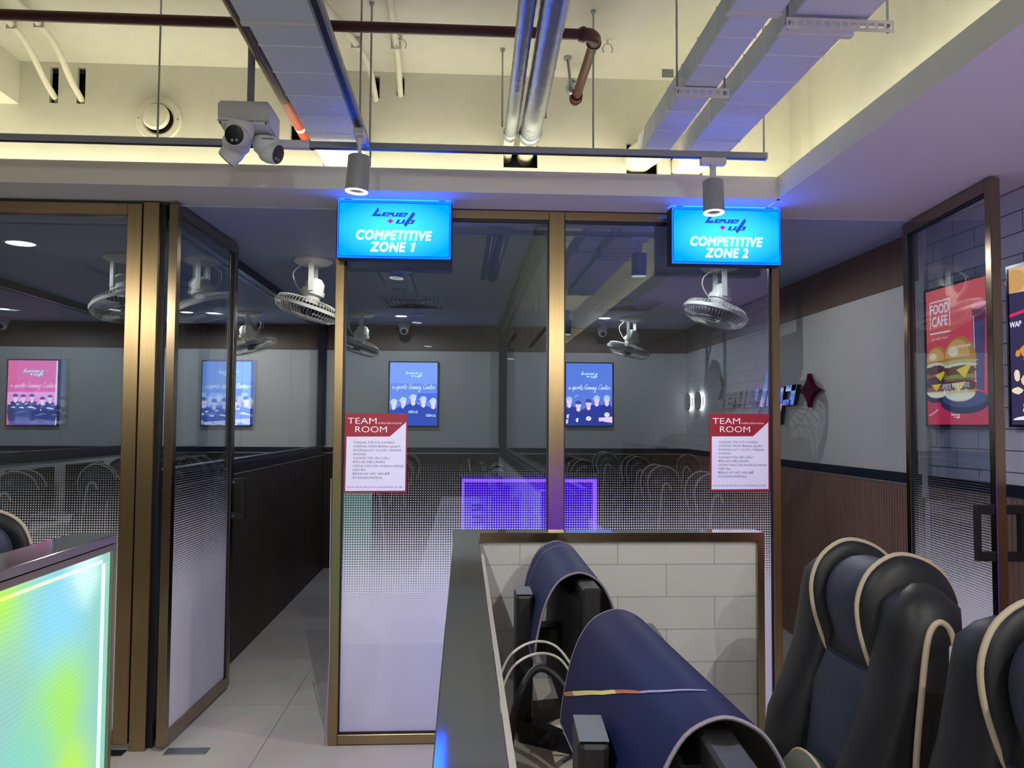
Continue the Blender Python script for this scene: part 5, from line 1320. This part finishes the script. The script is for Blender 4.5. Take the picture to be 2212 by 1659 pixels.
MO = [((.262, 1.985, .73), 0, 'black monitor under the far draped mouse pad', 'monitors on the foreground desk'), ((.285, 1.085, .73), -3, 'black monitor under the near draped mouse pad', 'monitors on the foreground desk')]
for j, y_ in enumerate((4.5, 5.4, 6.3, 7.2)): MO.append(((.16, y_, .73), 180, 'dark monitor %s on the middle room desk' % ('nearest the glass front', 'second from the front', 'third from the front', 'farthest from the front')[j], 'monitors in zone 1'))
for j, y_ in enumerate((4.6, 5.5, 6.4, 7.3)): MO.append(((.63, y_, .73), 0, 'dark monitor %s on the right room desk' % ('nearest the glass front', 'second from the front', 'third from the front', 'farthest from the front')[j], 'monitors in zone 2'))
for j, y_ in enumerate((4.55, 5.3, 6.1, 6.95)): MO.append(((-3.05, y_, .73), 0, 'dark monitor %s on the left zone desk' % ('nearest the glass front', 'second from the front', 'third from the front', 'farthest from the front')[j], 'monitors in the left zone'))
for i, (l, a, lb, g) in enumerate(MO): place(mo0, i > 0, l, math.radians(a), lb, g)

# mouse pads draped over the two foreground monitors
def pad_mat():
    m, nt, N, L, b = nt_of('navy_mouse_pad_cloth')
    tc = N.new('ShaderNodeTexCoord'); n = N.new('ShaderNodeTexNoise'); n.inputs['Scale'].default_value = 3.2; n.inputs['Detail'].default_value = 2; L.new(tc.outputs['Object'], n.inputs['Vector'])
    cr = N.new('ShaderNodeValToRGB'); e = cr.color_ramp.elements; e[0].position = .36; e[0].color = lin('#0f1d4c'); e[1].position = .66; e[1].color = lin('#1a123e')
    L.new(n.outputs['Fac'], cr.inputs[0])
    n2 = N.new('ShaderNodeTexNoise'); n2.inputs['Scale'].default_value = 900; L.new(tc.outputs['Object'], n2.inputs['Vector'])
    bp = N.new('ShaderNodeBump'); bp.inputs['Strength'].default_value = .15; bp.inputs['Distance'].default_value = .002; L.new(n2.outputs['Fac'], bp.inputs['Height']); L.new(bp.outputs[0], b.inputs['Normal'])
    L.new(cr.outputs[0], b.inputs['Base Color']); b.inputs['Roughness'].default_value = .62; b.inputs['Specular IOR Level'].default_value = .2
    return m
M_pad = pad_mat(); M_padu = mat('pad_rubber_underside', '#0b0b10', .8, noise=.1); M_stitch = mat('pad_stitched_edge', '#7a7484', .7, noise=.25, nscale=400)
M_py = mat('pad_print_yellow', '#d8cf86', .6, noise=.02); M_po = mat('pad_print_orange', '#b3664a', .6, noise=.02); M_pl = mat('pad_print_lilac', '#8f86c0', .6, noise=.02)
def pad(lb, xc, rot, ya, yb, zt, far_w, near_w, kind):
    t = thing('mouse_pad', lb, 'mouse pad', (xc, (ya + yb) / 2, .9), 0, 'draped mouse pads'); o = Vector((xc, (ya + yb) / 2, .9))
    prof = [(-.093, -.185), (-.090, -.155), (-.083, -.115), (-.073, -.075), (-.058, -.040), (-.036, -.013), (.0, .0), (.034, -.012), (.054, -.034), (.070, -.068), (.082, -.110), (.091, -.155), (.097, -.2)]
    P = smooth_pts([(a, b_, 0) for a, b_ in prof], 4)
    def pt(p, u, d=0.0):
        y_ = ya + (yb - ya) * u
        wsc = near_w + (far_w - near_w) * u
        n = Vector((p.x * .9, 0, .06 + p.y * .25)).normalized() * d
        return Vector((xc + rot * (u - .5) + p.x * wsc, y_, zt + p.y)) + n
    nu = 14
    mb = MB(o); mb.use(M_pad)
    A = [[mb.v(pt(p, i / nu, .0035)) for p in P] for i in range(nu + 1)]; mb.use(M_pad)
    for i in range(nu):
        for j in range(len(P) - 1): mb.face([A[i][j], A[i + 1][j], A[i + 1][j + 1], A[i][j + 1]])
    mb.use(M_padu)
    B = [[mb.v(pt(p, i / nu)) for p in P] for i in range(nu + 1)]
    for i in range(nu):
        for j in range(len(P) - 1): mb.face([B[i][j], B[i][j + 1], B[i + 1][j + 1], B[i + 1][j]])
    mb.keep = True; mb.build('cloth', None, t, 60)
    loop = [pt(p, 0, .0018) for p in P] + [pt(P[-1], i / nu, .0018) for i in range(1, nu)] + [pt(p, 1, .0018) for p in P[::-1]] + [pt(P[0], 1 - i / nu, .0018) for i in range(1, nu)]
    MB(o).tube(loop, .0026, 6, True).build('stitched_edge', M_stitch, t, 60)
    def line(us, j0, j1, wd, m):
        mb = MB(o); mb.use(m); prev = None
        for j in range(j0, j1 + 1):
            u = us(j); a, b_ = mb.v(pt(P[j], u - wd, .0046)), mb.v(pt(P[j], u + wd, .0046))
            if prev: mb.face([prev[0], a, b_, prev[1]])
            prev = (a, b_)
        return mb
    if kind == 'far':
        line(lambda j: .80 + .0015 * (j - 24), 10, 34, .004, M_pl).build('printed_line', None, t)
        mb = MB(o); mb.use(M_pl)
        random.seed(3)
        for j in range(6, 24):
            if j in (11, 15): continue
            u0 = .935
            p0, p1 = pt(P[j], u0 + random.uniform(-.02, .02), .0046), pt(P[j], u0 + random.uniform(.02, .045), .0046); p2, p3 = pt(P[j + 1], u0 + random.uniform(-.02, .02), .0046), pt(P[j + 1], u0 + random.uniform(-.01, .02), .0046)
            for a, b_ in ((p0, p1), (p1, p2), (p2, p3)): mb.tube([a, b_], .0007, 4)
        mb.build('printed_lettering', None, t)
    else:
        U = {6: .985, 7: .92, 8: .86, 9: .80, 10: .74, 11: .68, 12: .62, 13: .56, 14: .51, 15: .46, 16: .41, 17: .36, 18: .31, 19: .275, 20: .24, 21: .212, 22: .19, 23: .172, 24: .162, 25: .165}
        for j0, j1, m in ((6, 8, M_po), (8, 15, M_py), (15, 18, M_po), (18, 25, M_pl)):
            mb = MB(o); mb.use(m); prev = None
            for j in range(j0, j1 + 1):
                wd = .024 * (1 - (j - 6) / 24.0) if j < 18 else .009 - .0008 * (j - 18)
                c = (mb.v(pt(P[j], U[j] - wd, .0046)), mb.v(pt(P[j], min(U[j] + wd, .997), .0046)))
                if prev: mb.face([prev[0], c[0], c[1], prev[1]])
                prev = c
            mb.build('printed_line', None, t)
    return t
pad('dark navy mouse pad draped over the far monitor', .250, .006, 1.775, 2.255, 1.135, 1.0, 1.0, 'far')
pad('blue mouse pad with yellow printed line draped over the near monitor', .272, -.02, .895, 1.415, 1.136, 1.0, .98, 'near')
# cables behind the monitors
hose('cable', smooth_pts([(.075, 1.72, .93), (.10, 1.74, .975), (.15, 1.76, .997), (.20, 1.76, .985), (.234, 1.66, .95)], 6), .0028, M_cablew, 'upper pale cable arching behind the far monitor', 'cable', 8)
hose('cable', smooth_pts([(.078, 1.70, .91), (.105, 1.72, .958), (.155, 1.74, .978), (.205, 1.74, .965), (.234, 1.64, .93)], 6), .0028, M_cablew, 'lower pale cable arching behind the far monitor', 'cable', 8)
hose('cable', smooth_pts([(.085, 1.58, .80), (.105, 1.64, .90), (.145, 1.70, .955), (.19, 1.70, .945), (.235, 1.66, .88), (.25, 1.6, .80)], 6), .008, M_black, 'thick black cable arching beside the far monitor stand', 'cable', 10)
hose('cable', smooth_pts([(.17, 1.83, .76), (.20, 1.80, .80), (.225, 1.78, .79), (.24, 1.76, .77), (.21, 1.75, .755)], 6), .004, M_black, 'small black cable loop low behind the far monitor', 'cable', 8)
